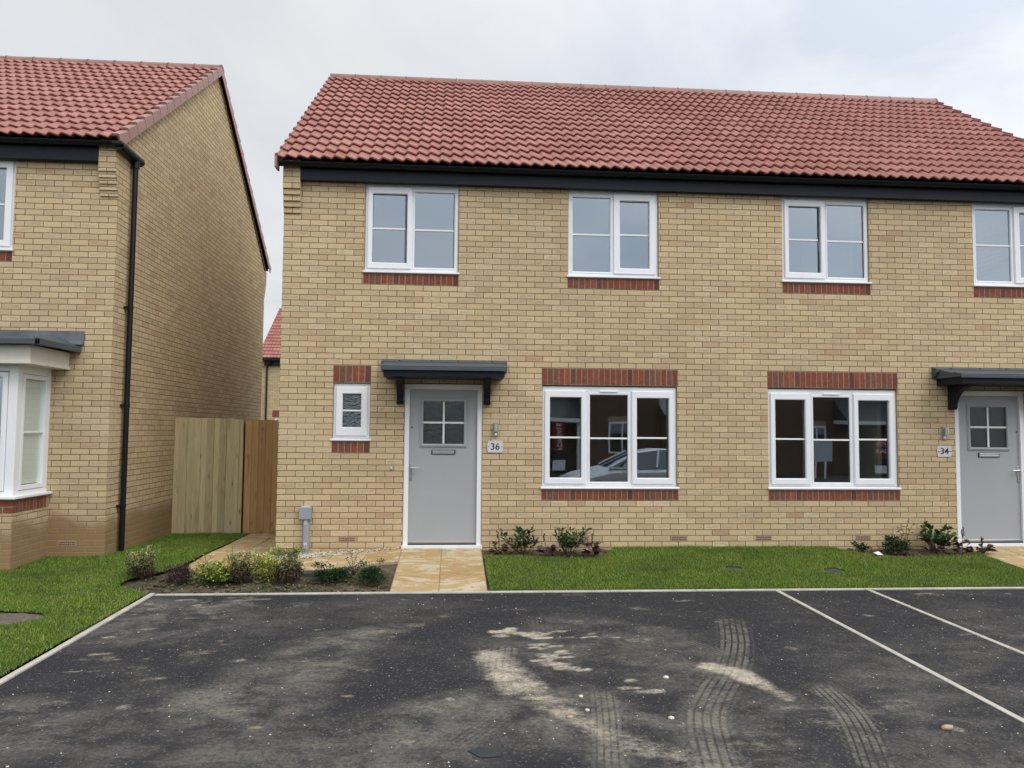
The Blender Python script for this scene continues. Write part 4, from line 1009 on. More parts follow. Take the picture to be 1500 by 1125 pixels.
# lawns
left_poly = [(NX,2.24),(-2.475,2.24),(-2.485,.7),(-2.50,-.1),(-2.52,-.69),(-2.64,-.97),(-2.82,-1.28),(-2.86,-1.50),(-2.67,-1.69),(-2.40,-1.93),(-2.40,-11.3),(-13.5,-11.3),(-13.5,-.02),(-6.4,-.02),(-6.4,by-.01),(bx+.01,by-.01),(bx+.01,-.01),(NX+.005,-.01)]
patch = [(-4.1,-2.50),(-3.45,-2.56),(-3.02,-2.66),(-2.93,-2.78),(-2.97,-2.93),(-3.12,-3.05),(-3.35,-3.18),(-4.1,-3.28)]
right_poly = [(1.025,KY+.05),(7.39,KY+.05),(7.39,-.40),(7.1,-.52),(6.7,-.56),(6.2,-.60),(5.9,-.45),(5.72,-.22),(5.60,-.015),(2.72,-.015),(2.60,-.33),(2.38,-.58),(1.9,-.56),(1.5,-.46),(1.025,-.40)]
right2 = [(8.44,KY+.05),(10.6,KY+.05),(10.6,-.015),(8.44,-.015)]
covers = [((3.917,-1.088),.105),((5.071,-1.204),.12)]
def pip(poly):
    A = np.array(poly)
    def f(x, y):
        ins = np.zeros(x.shape, bool); n = len(A)
        for i in range(n):
            x1,y1 = A[i]; x2,y2 = A[(i+1)%n]
            c = ((y1 > y) != (y2 > y)) & (x < (x2-x1)*(y-y1)/((y2-y1) if y2!=y1 else 1e-9)+x1); ins ^= c
        return ins
    return f
pL, pP, pR, pR2 = pip(left_poly), pip(patch), pip(right_poly), pip(right2)
def cov(x, y):
    m = np.zeros(x.shape, bool)
    for (c, r) in covers: m |= (((x-c[0])/r)**2+((y-c[1])/(r*.85))**2) < 1
    return m
def lawn(name, polyf, box_, dens, label, step=.035, hgt=(.022,.042)):
    x0,x1,y0,y1 = box_
    ob, _ = grid(name, np.arange(x0,x1,step), np.arange(y0,y1,step), lambda X,Y: gzv(X,Y)+.004+.006*np.sin(X*3.1+Y*2.3)*np.sin(X*1.3-Y*4.1), M['turf'], mask=polyf)
    tag(ob, label+' turf', 'lawn', kind='structure')
    n = int((x1-x0)*(y1-y0)*dens); x = rng.uniform(x0,x1,n); y = rng.uniform(y0,y1,n); k = polyf(x,y); x = x[k]; y = y[k]; n = len(x)
    tuft = .8+.3*np.sin(x*7.3+1.3*np.sin(y*5.1))*np.sin(y*6.7+x*2.1)+.25*(rng.random(n)>.93)
    h = rng.uniform(hgt[0],hgt[1],n)*tuft; an = rng.uniform(0,2*np.pi,n); w = rng.uniform(.0022,.0042,n)
    lean = rng.uniform(.1,.9,n)*h; la = rng.uniform(0,2*np.pi,n); z = gzv(x,y)+.004
    dx, dy = np.cos(an)*w, np.sin(an)*w
    A = np.stack([x-dx,y-dy,z],1); B = np.stack([x+dx,y+dy,z],1); C = np.stack([x+np.cos(la)*lean,y+np.sin(la)*lean,z+h],1)
    V = np.stack([A,B,C],1).reshape(-1,3); F = np.arange(3*n).reshape(n,3)
    o = fast(name+'_grass', V, F, M['grass']); tag(o, label+' grass blades', 'grass', kind='stuff')
lawn('left_lawn', lambda x,y: pL(x,y)&~pP(x,y), (-5.6,-2.36,-5.6,2.26), 8000, 'short green grass left of the parking court', hgt=(.016,.036))
lawn('right_lawn', lambda x,y: pR(x,y)&~cov(x,y), (1.0,7.42,KY+.045,-.01), 8000, 'short green grass strip under the front windows', hgt=(.018,.040))
lawn('far_right_lawn', lambda x,y: pR2(x,y), (8.44,10.6,KY+.045,-.01), 2500, 'short green grass beyond the second door')
lawn('outer_lawn', lambda x,y: pL(x,y)&((x<-5.6)|(y<-5.6)), (-9,-2.38,-9,1), 400, 'grass further left', step=.2)
for i,((cx,cy),r) in enumerate(covers):
    q = MB(); q.prism_z([(cx+r*math.cos(2*math.pi*k/20), cy+.85*r*math.sin(2*math.pi*k/20)) for k in range(20)], lambda x,y: gz(x,y)-.002, lambda x,y: gz(x,y)-.05)
    o = q.build('drain_cover', M['darkstone']); tag(o, ['round drain cover sunk in the grass between the two wide ground windows','round drain cover sunk in the grass below the second wide window'][i], 'drain cover', 'round drain covers sunk in the front lawn')
q = MB(); q.prism_z([(-1.06,-1.17),(-.60,-1.13),(-.60,-.985),(-1.06,-1.02)], lambda x,y: gz(x,y)+.016, lambda x,y: gz(x,y)-.05); o = q.build('inspection_cover', M['darkstone'], bevel=.004); tag(o, 'flat dark grey slab cover in the soil below the sandstone path', 'drain cover')

# ------------------------------------------------------------------ scattered pebbles (one object each kind)
ico = bmesh.new(); bmesh.ops.create_icosphere(ico, subdivisions=1, radius=1); IV = np.array([v.co[:] for v in ico.verts]); IF = np.array([[v.index for v in f.verts] for f in ico.faces]); ico.free()
def pebbles(name, pts, rmin, rmax, mat, label, flat=.6, kind='stuff', cat='pebbles'):
    n = len(pts); V = []; F = []
    for k,(x,y,z) in enumerate(pts):
        r = rng.uniform(rmin,rmax); s = rng.uniform(.7,1.3,3)*r; s[2] *= flat
        a = rng.uniform(0,6.28); ca,sa = np.cos(a),np.sin(a); v = IV*(1+rng.uniform(-.14,.14,(len(IV),1)))*s
        v = np.stack([v[:,0]*ca-v[:,1]*sa, v[:,0]*sa+v[:,1]*ca, v[:,2]],1)+[x,y,z+s[2]*.5]; V.append(v); F.append(IF+k*len(IV))
    o = fast(name, np.concatenate(V), np.concatenate(F), mat, smooth=True)
    tag(o, label, cat, kind=kind); return o
gp = pip([(-.02,-.0),(-.02,-.035),(-.41,-.085),(-.84,-.20),(-1.22,-.315),(-1.62,-.42),(-1.62,-.0)])
pts = []
while len(pts) < 1500:
    x = random.uniform(-1.62,0); y = random.uniform(-.42,0)
    if gp(np.array([x]),np.array([y]))[0] and y < -.006: pts.append((x,y,gz(x,y)-.012+random.uniform(0,.022)))
pebbles('gravel_margin', pts, .008, .017, M['pebble'], 'pale cream gravel strip along the foot of the wall left of the door')
pts = [(x,y,gz(x,y)+.0) for x,y in zip(rng.uniform(-2.2,6.5,420), rng.uniform(-6.0,-2.05,420))]
pebbles('loose_grit', pts, .0025, .007, M['pebble'], 'fine pale grit scattered over the asphalt')
pts = [(x,y,gz(x,y)-.022) for x,y in zip(rng.uniform(-2.7,-.05,110), rng.uniform(-1.9,-1.0,110))]
pebbles('soil_stones', pts, .003, .009, M['pebble'], 'small pale stones lying in the planting soil')
pts = [(x,y,gz(x,y)-.022) for x,y in zip(rng.uniform(-2.7,-.05,260), rng.uniform(-1.9,-1.05,260))]+[(x,y,gz(x,y)-.022) for x,y in zip(rng.uniform(1.05,2.6,80), rng.uniform(-.5,-.03,80))]+[(x,y,gz(x,y)-.022) for x,y in zip(rng.uniform(5.7,7.3,80), rng.uniform(-.5,-.03,80))]
pebbles('soil_clods', pts, .008, .028, M['soil'], 'lumps of dark soil in the planting beds', cat='soil')
def one_stone(x, y, r, mat, label, flat=.4, cat='stone'):
    o = pebbles('loose_stone', [(x,y,gz(x,y))], r, r*1.05, mat, label, flat, None, cat); 
    if 'kind' in o: del o['kind']
    return o
one_stone(1.47,-4.97,.022,M['palechip'],'pale stone on the asphalt right of the sandy streak, farther of two')
one_stone(1.47,-5.20,.017,M['palechip'],'small pale stone on the asphalt just nearer than a larger pale one')
one_stone(1.35,-5.30,.024,M['mudchip'],'pinkish brick chip lying by the sandy streak',.3,'brick chip')
one_stone(3.52,-5.58,.040,M['mudchip'],'orange brown lump of dried mud near the right dividing strip',.3,'mud lump')
one_stone(2.12,-4.63,.022,M['palechip'],'flat pale stone left of the bright sand heap')
one_stone(1.95,-5.35,.020,M['palechip'],'pale stone between the two middle tyre prints')
o = MB(); o.prism_z([(.73,-5.74),(.80,-5.70),(.92,-5.75),(.90,-5.82),(.80,-5.83)], lambda x,y: gz(x,y)+.006, lambda x,y: gz(x,y)+.001); o = o.build('broken_tile_shard', M['shard']); tag(o, 'flat blue grey shard lying on the asphalt at the bottom edge', 'shard')
q = MB(); q.add([(5.95,-.60,gz(5.93,-.6)+.03),(6.03,-.57,gz(6,-.57)+.03),(6.00,-.52,gz(6,-.5)+.055),(5.92,-.54,gz(5.9,-.5)+.045),(5.975,-.56,gz(6,-.5)+.065)],[(0,1,4),(1,2,4),(2,3,4),(3,0,4)]); o = q.build('paper_scrap', M['paper']); tag(o, 'crumpled white scrap of litter at the edge of the right planting', 'litter')

# ------------------------------------------------------------------ plants
def leaves(name, parent, pos, dirs, ln, wd, mat, fold=.25, droop=.2):
    """pos (n,3), dirs (n,3) unit, ln (n), wd (n): six-vertex folded leaves"""
    n = len(pos); up = np.array([0,0,1.0]); side = np.cross(dirs, up+rng.normal(0,.35,(n,3))); side /= np.linalg.norm(side,axis=1)[:,None]+1e-9
    nrm = np.cross(side, dirs)
    tip = pos+dirs*ln[:,None]-up*(droop*ln)[:,None]
    mid = pos+dirs*(ln*.5)[:,None]-up*(droop*ln*.15)[:,None]
    m2 = pos+dirs*(ln*.78)[:,None]-up*(droop*ln*.5)[:,None]
    L1 = mid-side*wd[:,None]*.5+nrm*(fold*wd)[:,None]; R1 = mid+side*wd[:,None]*.5+nrm*(fold*wd)[:,None]
    L2 = m2-side*wd[:,None]*.32+nrm*(fold*wd*.6)[:,None]; R2 = m2+side*wd[:,None]*.32+nrm*(fold*wd*.6)[:,None]
    V = np.stack([pos, L1, L2, tip, R2, R1, mid, m2],1).reshape(-1,3); b = (np.arange(n)*8)[:,None]
    F = np.concatenate([b+np.array([[0,6,1,1]]), b+np.array([[1,6,7,2]]), b+np.array([[2,7,3,3]]), b+np.array([[0,5,6,6]]), b+np.array([[5,4,7,6]]), b+np.array([[4,3,7,7]])])
    tri = F[F[:,2]==F[:,3]][:, :3]; quad = F[F[:,2]!=F[:,3]]
    T = np.concatenate([tri, quad[:,[0,1,2]], quad[:,[0,2,3]]])
    return fast(name, V, T, mat, parent)
def unit(v): return v/(np.linalg.norm(v,axis=-1,keepdims=True)+1e-9)
def bush(name, x, y, w, h, label, cat, inner, tips=None, n=900, leaf=.022, tipfrac=.3, group=None, base=.12, flare=1.0, wisps=0, uneven=.25):
    z = gz(x,y)-.03; t = empty(name, (x,y,z), label, cat, group); q = MB()
    ns = 11
    for k in range(ns):
        a = 2*math.pi*k/ns+random.uniform(-.3,.3); r = random.uniform(.15,.42)*w
        q.tube([(x+.01*math.cos(a),y+.01*math.sin(a),z),(x+r*.5*math.cos(a),y+r*.5*math.sin(a),z+h*.4),(x+r*math.cos(a),y+r*math.sin(a),z+h*random.uniform(.7,.95))], [.004,.003,.0015], 5)
    q.build('stem', M['stem'], t)
    # clumps along stems
    n = int(n*1.8); leaf *= 1.08; h *= .80; w *= .90; nc = 46; c = rng.normal(0,1,(nc,3)); c = unit(c)*rng.uniform(.35,1,(nc,1))**.5; c[:,2] = np.abs(c[:,2])*1.0
    C = np.stack([x+c[:,0]*w*.42*flare, y+c[:,1]*w*.42*flare, z+h*(base+ (c[:,2]*.5+rng.uniform(0,.42,nc))*(1-base))],1)
    C[:,2] += rng.normal(0,uneven*.22*h,nc); C[:,0] += rng.normal(0,.045*w,nc)
    sh = rng.uniform(0,6.28,7); C = np.concatenate([C, np.stack([x+np.cos(sh)*w*rng.uniform(.3,.58,7), y+np.sin(sh)*w*.4, z+h*rng.uniform(.35,1.12,7)],1)])
    def mk(nl, pool, nm, mat, sz, spread):
        idx = rng.integers(0,len(pool),nl); p = pool[idx]+rng.normal(0,1,(nl,3))*np.array([w*.085,w*.085,h*.075])*spread
        p[:,2] = np.maximum(p[:,2], z+.03)
        d = unit((p-np.array([x,y,z+h*.3]))/np.array([w,w,h])+rng.normal(0,.35,(nl,3))+np.array([0,0,.25]))
        leaves(nm, t, p, d, rng.uniform(.6,1.25,nl)*sz, rng.uniform(.4,.6,nl)*sz, mat)
    mk(n, C, 'foliage', inner, leaf, 1.0)
    if tips:
        top = C[C[:,2] > np.quantile(C[:,2], .40)]; W = []
        for k in range(wisps):
            a = rng.uniform(0,6.28); r = rng.uniform(.25,.55)*w; W.append([x+r*np.cos(a), y+r*np.sin(a), z+h*rng.uniform(.85,1.12)])
        pool = np.concatenate([top+np.array([0,0,.04*h]), np.array(W)]) if W else top
        mk(int(n*tipfrac), pool, 'young_leaves', tips, leaf*1.15, .8)
    return t
def sprig(name, x, y, stems, label, cat, mat, leaf=.03, n=16, group=None, mats=None):
    z = gz(x,y)-.03; t = empty(name,(x,y,z),label,cat,group); q = MB(); P_ = []; D_ = []
    for (dx,dy,h) in stems:
        p0 = np.array([x,y,z]); p1 = np.array([x+dx*.3,y+dy*.3,z+h*.6]); p2 = np.array([x+dx,y+dy,z+h]); q.tube([p0,p1,p2],[.0035,.003,.0015],5)
        for k in range(n):
            u = .15+.85*k/n; p = (1-u)**2*p0+2*u*(1-u)*p1+u*u*p2; a = k*2.4
            P_.append(p); D_.append([math.cos(a),math.sin(a),random.uniform(.1,.6)])
    q.build('stem', M['stem'], t); P_ = np.array(P_); D_ = unit(np.array(D_)+rng.normal(0,.15,(len(D_),3)))
    leaves('foliage', t, P_, D_, rng.uniform(.7,1.2,len(P_))*leaf, rng.uniform(.45,.65,len(P_))*leaf, mat); return t
def strap(name, x, y, r, h, label, cat, mat, nst=9, per=9, leaf=.09, w=.022, group=None, lean=1.0):
    """upright shoots with long narrow leaves in whorls"""
    z = gz(x,y)-.03; t = empty(name,(x,y,z),label,cat,group); q = MB(); P_ = []; D_ = []
    nst = int(nst*1.5); per = int(per*1.3)
    for k in range(nst):
        a = 2*math.pi*k/nst+random.uniform(-.4,.4); rr = r*random.uniform(.3,1.25)*lean; hh = h*random.uniform(.40,.86)*(1-.0*k)
        tp = np.array([x+rr*math.cos(a),y+rr*.8*math.sin(a),z+hh]); q.tube([(x+.02*math.cos(a),y+.02*math.sin(a),z),(x+rr*.6*math.cos(a),y+rr*.5*math.sin(a),z+hh*.5),tp],[.004,.003,.002],5)
        for j in range(per):
            u = random.uniform(.35,1); p = np.array([x,y,z])*(1-u)+tp*u; b = random.uniform(0,6.28)
            P_.append(p); D_.append([math.cos(b)*.8+math.cos(a)*.3,math.sin(b)*.8+math.sin(a)*.3,random.uniform(.2,1.3)])
    q.build('stem', M['stem'], t); P_ = np.array(P_); D_ = unit(np.array(D_))
    leaves('foliage', t, P_, D_, rng.uniform(.6,1.15,len(P_))*leaf*1.25, rng.uniform(.8,1.2,len(P_))*w*1.15, mat, fold=.2, droop=.18); return t
def rosette(name, x, y, r, h, label, cat, mat, n=22, stalks=1, group=None, leafl=.10, leafw=.055):
    z = gz(x,y)-.03; t = empty(name,(x,y,z),label,cat,group)
    a = rng.uniform(0,6.28,n); el = rng.uniform(.15,1.1,n); P_ = np.stack([x+np.cos(a)*r*.25, y+np.sin(a)*r*.2, np.full(n,z+.02)+rng.uniform(0,h*.35,n)],1)
    D_ = unit(np.stack([np.cos(a),np.sin(a),el],1)); leaves('foliage', t, P_, D_, rng.uniform(.7,1.25,n)*leafl*1.2, rng.uniform(.8,1.25,n)*leafw*1.15, mat, fold=.15, droop=.35)
    for k in range(stalks):
        q = MB(); dx = random.uniform(-.04,.05); tp = (x+dx+k*.03,y,z+h*random.uniform(.85,1.0)); q.tube([(x,y,z),(x+dx*.4,y,z+h*.5),tp],[.004,.003,.002],5)
        for j in range(9):
            u = .72+.28*j/8; p = (x+dx*u+k*.03+random.uniform(-.012,.012), y+random.uniform(-.012,.012), z+tp[2]*0+(tp[2]-z)*u); s = .010
            q.add([(p[0]-s,p[1],p[2]),(p[0],p[1]-s,p[2]),(p[0]+s,p[1],p[2]),(p[0],p[1]+s,p[2]),(p[0],p[1],p[2]+s),(p[0],p[1],p[2]-s)],[(0,1,4),(1,2,4),(2,3,4),(3,0,4),(1,0,5),(2,1,5),(3,2,5),(0,3,5)])
        q.build('flower_stalk', mat, t)
    return t
GL = 'shrubs in the left planting bed'
bush('variegated_shrub', -2.74, -1.17, .36, .36, 'cream tipped dark shrub farthest left, beside the lawn edge', 'shrub', M['l_purple'], M['l_cream'], 1100, .020, .45, GL, wisps=12)
bush('purple_shrub', -2.27, -1.38, .30, .26, 'low round all purple shrub second from left', 'shrub', M['l_purple'], None, 1500, .016, .2, GL)
bush('variegated_shrub', -1.62, -1.36, .31, .33, 'cream tipped dark shrub in the middle of the yellow green ones', 'shrub', M['l_purple'], M['l_cream'], 1100, .020, .55, GL, wisps=8)
bush('variegated_shrub', -1.12, -1.42, .33, .40, 'largest cream and dark shrub, in front of the house corner', 'shrub', M['l_purple'], M['l_cream'], 1500, .021, .75, GL, wisps=16)
bush('golden_shrub', -2.02, -1.12, .40, .22, 'low lime and yellow leafed shrub right behind the round purple one', 'shrub', M['l_lime'], M['l_pink'], 420, .034, .2, GL)
bush('golden_shrub', -1.85, -1.40, .38, .21, 'low green and lime shrub between the purple and the middle cream shrub', 'shrub', M['l_green'], M['l_lime'], 460, .032, .6, GL)
sprig('leafy_sprig', -2.12, -.95, [(-.14,-.02,.26),(-.06,.03,.30),(.05,0,.24),(-.20,0,.20)], 'open lime green sprigs above the purple shrub at the path edge', 'shrub', M['l_lime'], .036, 14, GL)
sprig('leafy_sprig', -1.77, -1.22, [(.0,0,.40),(.04,.02,.30),(-.05,0,.26),(.02,-.04,.20)], 'tallest thin upright lime sprig left of the middle cream shrub', 'shrub', M['l_lime'], .030, 20, GL)
bush('golden_shrub', -1.38, -1.20, .38, .32, 'bright yellow and green shrub left of the house corner', 'shrub', M['l_lime'], M['l_lime'], 520, .028, .4, GL, wisps=5)
bush('hebe_shrub', -.66, -1.36, .42, .20, 'dense dark green shrub in front of the slab cover', 'shrub', M['l_dark'], None, 1700, .022, .2, GL, wisps=0)
sprig('leafy_sprig', -.46, -1.22, [(-.03,0,.30),(.04,0,.26),(.10,.02,.20),(-.08,0,.22),(.14,0,.16)], 'upright dark green sprigs just right of the dense dark shrub', 'shrub', M['l_dark'], .030, 22, GL)
bush('hebe_shrub', -.21, -1.50, .33, .25, 'dark green shrub nearest the sandstone door path', 'shrub', M['l_dark'], None, 1400, .020, .2, GL)
GR = 'plants at the foot of the front wall'
rosette('bronze_heuchera', 1.22, -.30, .14, .34, 'bronze leaved plant with two flower stalks right of the 36 door', 'plant', M['l_bronze'], 26, 2, GR)
strap('leafy_shrub', 1.52, -.27, .21, .37, 'green strap leaved shrub between two bronze plants, nearer the 36 door', 'plant', M['l_dark'], 11, 9, .085, .026, GR)
rosette('bronze_heuchera', 1.80, -.42, .14, .30, 'dark bronze plant with one stalk between the two green strap leaved shrubs', 'plant', M['l_bronze'], 26, 1, GR)
strap('leafy_shrub', 2.08, -.30, .24, .40, 'wider green strap leaved shrub below the left wide window', 'plant', M['l_green'], 14, 9, .10, .022, GR)
rosette('bronze_heuchera', 2.36, -.44, .17, .32, 'large bronze plant with leaning stalk below the left wide window', 'plant', M['l_bronze'], 28, 1, GR, .12, .065)
strap('leafy_shrub', 5.93, -.24, .10, .14, 'smallest dark green plant left of the right hand bed', 'plant', M['l_dark'], 6, 8, .06, .026, GR)
bush('leafy_shrub', 6.33, -.33, .34, .28, 'bushy dark green plant behind the white scrap of litter', 'plant', M['l_dark'], M['l_green'], 420, .034, .3, GR)
rosette('bronze_heuchera', 6.30, -.50, .14, .10, 'low withered brown plant beside the white scrap of litter', 'plant', M['l_bronze'], 30, 0, GR, .09, .05)
sprig('leafy_sprig', 6.55, -.20, [(.04,0,.42),(.12,0,.38),(-.05,0,.36),(-.12,0,.34)], 'tall open green sprigs against the brick right of the air vent', 'plant', M['l_green'], .055, 9, GR)
strap('leafy_shrub', 6.98, -.24, .22, .44, 'tall broad leaved green plant left of the 34 door', 'plant', M['l_green'], 12, 10, .09, .036, GR)
rosette('bronze_heuchera', 6.78, -.44, .18, .22, 'low sprawling bronze plant in front of the tall green one', 'plant', M['l_bronze'], 26, 1, GR, .13, .04)
rosette('bronze_heuchera', 7.20, -.40, .15, .38, 'bronze plant with tall stalk against the white frame of the 34 door', 'plant', M['l_bronze'], 22, 2, GR, .11, .06)
rosette('bronze_heuchera', 7.46, -.42, .14, .24, 'dark purple plant overlapping the foot of the 34 door', 'plant', M['l_bronze'], 24, 2, GR, .10, .06)
# low weeds
n = 2600; wx = rng.uniform(-2.7,-.05,n); wy = rng.uniform(-1.92,-1.1,n); k = rng.uniform(0,1,n) < .35+.5*np.sin(wx*4)*np.sin(wy*7+1); wx = wx[k]; wy = wy[k]; n = len(wx)
p = np.stack([wx,wy,gzv(wx,wy)-.03],1); p = np.repeat(p,4,0)+rng.normal(0,.006,(n*4,3)); d = unit(np.stack([rng.normal(0,1,n*4),rng.normal(0,1,n*4),rng.uniform(.3,1.2,n*4)],1))
o = leaves('weeds', None, p, d, rng.uniform(.012,.03,n*4), rng.uniform(.005,.011,n*4), M['l_green']); tag(o, 'tiny green weeds coming up through the planting soil', 'weeds', kind='stuff')

# ================================================================== WHAT STANDS BEHIND THE VIEWER (seen in the window glass)
def mat_brown():
    n = NT('brown_brick'); p = n.geo(); x,y,z = n.sep(p)
    v = n.math('DIVIDE', z, .075); row = n.math('FLOOR', v); u = n.math('ADD', n.math('DIVIDE', n.math('ADD', x, y), .225), n.math('MULTIPLY', n.math('FLOORED_MODULO', row, 2.0), .5))
    c = n.ramp(n.wn(n.comb(n.math('FLOOR', u), row)), [(0,(.07,.038,.026)),(.5,(.11,.06,.04)),(1,(.15,.085,.058))])
    m = n.math('MINIMUM', n.ss(n.math('FRACT', v), .10, .16), n.ss(n.math('FRACT', u), .03, .06))
    return n.fin(n.mix(m, (.20,.15,.11), c), .9, .2)
M['brown'] = mat_brown(); M['slate'] = plain('grey_slate', (.05,.055,.065), .6, .4, var=.2, nscale=8)
M['banner_red'] = plain('banner_red', (.17,.012,.016), .5, .3); M['silver'] = plain('silver_car_paint', (.78,.80,.83), .25, .6, .25, var=.02); M['tyre'] = plain('tyre', (.02,.02,.02), .8, .3)
BY = -22.0
def opp_house(name, x0, x1, y, label, eave=4.9, gable=False, ridge=7.4):
    t = empty(name, ((x0+x1)/2, y, -.35), label, 'house', 'houses across the road'); q = MB()
    q.box(x0,x1,y-7,y,-.6,eave)
    if gable: q.prism_y([(x0,eave),(x1,eave),((x0+x1)/2,ridge)], y-6.9, y-.05)
    q.build('wall', M['brown'], t)
    q = MB()
    if gable:
        m = (x0+x1)/2
        for s in (-1,1):
            e = x0-.2 if s<0 else x1+.2
            q.add([(e,y+.15,eave-.1),(m,y+.15,ridge+.12),(m,y-7,ridge+.12),(e,y-7,eave-.1),(e,y+.15,eave-.22),(m,y+.15,ridge),(m,y-7,ridge),(e,y-7,eave-.22)],[(0,1,2,3),(0,4,5,1),(4,7,6,5),(3,2,6,7),(0,3,7,4)])
    else: q.prism_x([(y+.25,eave-.05),(y-3.5,ridge),(y-7.2,eave-.05)], x0-.1, x1+.1)
    q.build('roof', M['slate'], t); return t
def opp_win(t, x0, x1, z0, z1, y):
    q = MB(); q.box(x0-.05,x1+.05,y,y+.02,z1,z1+.22); q.build('lintel', M['mortar'], t)
    q = MB(); q.frame(x0,x1,z0,z1,.08,y+.002,y+.06); q.box((x0+x1)/2-.03,(x0+x1)/2+.03,y+.002,y+.055,z0+.05,z1-.05); w = q.build('window', M['white'], t)
    q = MB(); q.box(x0+.05,x1-.05,y+.01,y+.03,z0+.05,z1-.05); q.build('pane', M['carglass'], w)
h1 = opp_house('opposite_house', 5.95, 9.3, BY, 'brown brick gabled house across the road, seen in the left wide window', 3.4, True, 4.3)
opp_win(h1, 7.15, 8.35, .55, 1.85, BY)
h2 = opp_house('opposite_house', 9.35, 12.7, BY+.8, 'low slate roofed outbuilding between the two brown brick houses across the road', 2.2, False, 4.0)
h2 = opp_house('opposite_house', -6.0, 5.95, BY-1.2, 'slate roofed brown brick house across the road with a porch', 3.2, False, 5.4)
h3 = opp_house('opposite_house', 12.8, 26.0, BY, 'wide brown brick house across the road, seen in the right wide window', 4.4, False, 6.4)
opp_win(h3, 15.7, 16.6, .65, 1.73, BY)
def porch(x0, x1, y, label):
    t = empty('open_porch', ((x0+x1)/2, y, -.35), label, 'porch', 'porches across the road')
    q = MB(); q.prism_x([(y+1.2,2.02),(y+.1,2.9),(y,2.9),(y,2.02)], x0-.2, x1+.2); q.build('roof', M['slate'], t)
    q = MB(); q.box(x0-.2,x1+.2,y+.02,y+1.22,1.86,2.01); q.build('fascia', M['white'], t)
    for xx in (x0, x1-.12): q = MB(); q.box(xx,xx+.12,y+1.0,y+1.12,-.4,1.86); q.build('post', M['white'], t)
    q = MB(); q.box(x0+.5,x1-.5,y+.001,y+.05,-.35,1.75); q.build('door', M['fascia'], t); return t
porch(3.9, 5.9, BY-1.2, 'white posted porch with slate roof, left of two across the road'); porch(17.2, 19.6, BY, 'white posted porch with slate roof, right of two across the road')
def banner(x, y, z0, w, h, label, vert):
    t = empty('sale_banner', (x,y,z0), label, 'banner', 'sale banners across the road')
    q = MB(); q.box(x-w/2,x+w/2,y-.03,y,z0+h*.38,z0+h); q.build('red_panel', M['banner_red'], t)
    q = MB(); q.box(x-w/2,x+w/2,y-.03,y,z0+h*.20,z0+h*.38); q.build('black_panel', M['fascia'], t)
    q = MB(); q.box(x-w/2,x+w/2,y-.03,y,z0,z0+h*.20); q.build('white_panel', M['white'], t)
    if vert: text_mesh(t, 'FOR SALE', .27, x, y+.002, z0+h*.69, M['bar'], rot=R(-90), face=-1)
    else:
        text_mesh(t, 'FOR', .24, x, y+.002, z0+h*.78, M['bar'], face=-1); text_mesh(t, 'SALE', .24, x, y+.002, z0+h*.58, M['bar'], face=-1)
banner(4.98, BY+.3, -.15, .50, 2.0, 'tall red FOR SALE banner, lettering turned sideways', True); banner(18.3, BY+1.3, -.2, .62, 1.6, 'red FOR SALE banner with upright lettering', False)
t = empty('site_board', (14.9, BY+3, -.35), 'pale blank board on two legs across the road', 'sign'); q = MB(); q.box(14.45,15.35,BY+3,BY+3.04,.35,1.15); q.build('board', M['greylight'], t)
for xx in (14.7,15.1): q = MB(); q.box(xx-.03,xx+.03,BY+3,BY+3.04,-.4,.35); q.build('leg', M['white'], t)
# silver car parked beside the viewer
car = empty('parked_car', (5.65,-10.35,-.40), 'silver hatchback parked side on, mirrored in the left wide window', 'car')
cz = -.40; cy0 = -10.35; CX = 3.5
top = [(0,.55),(.12,.68),(.5,.80),(1.05,.90),(1.25,.97)]; 
def sec(mb, secs, mi=0):
    n = len(secs[0]); vs = [p for s_ in secs for p in s_]; fs = []
    for i in range(len(secs)-1):
        for k in range(n): fs.append((i*n+k, i*n+(k+1)%n, (i+1)*n+(k+1)%n, (i+1)*n+k))
    fs += [tuple(range(n))[::-1], tuple((len(secs)-1)*n+k for k in range(n))]; mb.add(vs, fs, mi)
body = []
for (x,zb,zt,hw) in ((0,.32,.56,.55),(.08,.22,.66,.74),(.35,.18,.76,.84),(.8,.18,.86,.88),(1.2,.18,.94,.89),(2.0,.18,.95,.90),(3.0,.18,.98,.90),(3.7,.2,1.0,.88),(4.15,.28,.98,.82),(4.3,.4,.85,.7)):
    X = CX+x; body.append([(X,cy0-hw*.92,cz+zb),(X,cy0-hw,cz+zb+.2),(X,cy0-hw,cz+zt-.14),(X,cy0-hw*.86,cz+zt),(X,cy0+hw*.86,cz+zt),(X,cy0+hw,cz+zt-.14),(X,cy0+hw,cz+zb+.2),(X,cy0+hw*.92,cz+zb)])
q = MB(); sec(q, body); cb = q.build('body', M['silver'], car, smooth=True)
cab = []
for (x,zt,hw) in ((1.12,.93,.70),(1.9,1.34,.62),(2.5,1.42,.62),(3.2,1.38,.61),(3.8,1.22,.60),(4.15,.97,.62)):
    X = CX+x; cab.append([(X,cy0-.84,cz+.92),(X,cy0-hw,cz+zt-.02),(X,cy0-hw*.8,cz+zt),(X,cy0+hw*.8,cz+zt),(X,cy0+hw,cz+zt-.02),(X,cy0+.84,cz+.92)])
q = MB(); sec(q, cab); q.build('windows', M['carglass'], car, smooth=True)
q = MB(); sec(q, [[(a,b*1+0,c+.015) for a,b,c in (s_[1:5])]+[(s_[4][0],s_[4][1],s_[4][2]-.05),(s_[1][0],s_[1][1],s_[1][2]-.05)] for s_ in cab[1:5]]); q.build('roof', M['silver'], car, smooth=True)
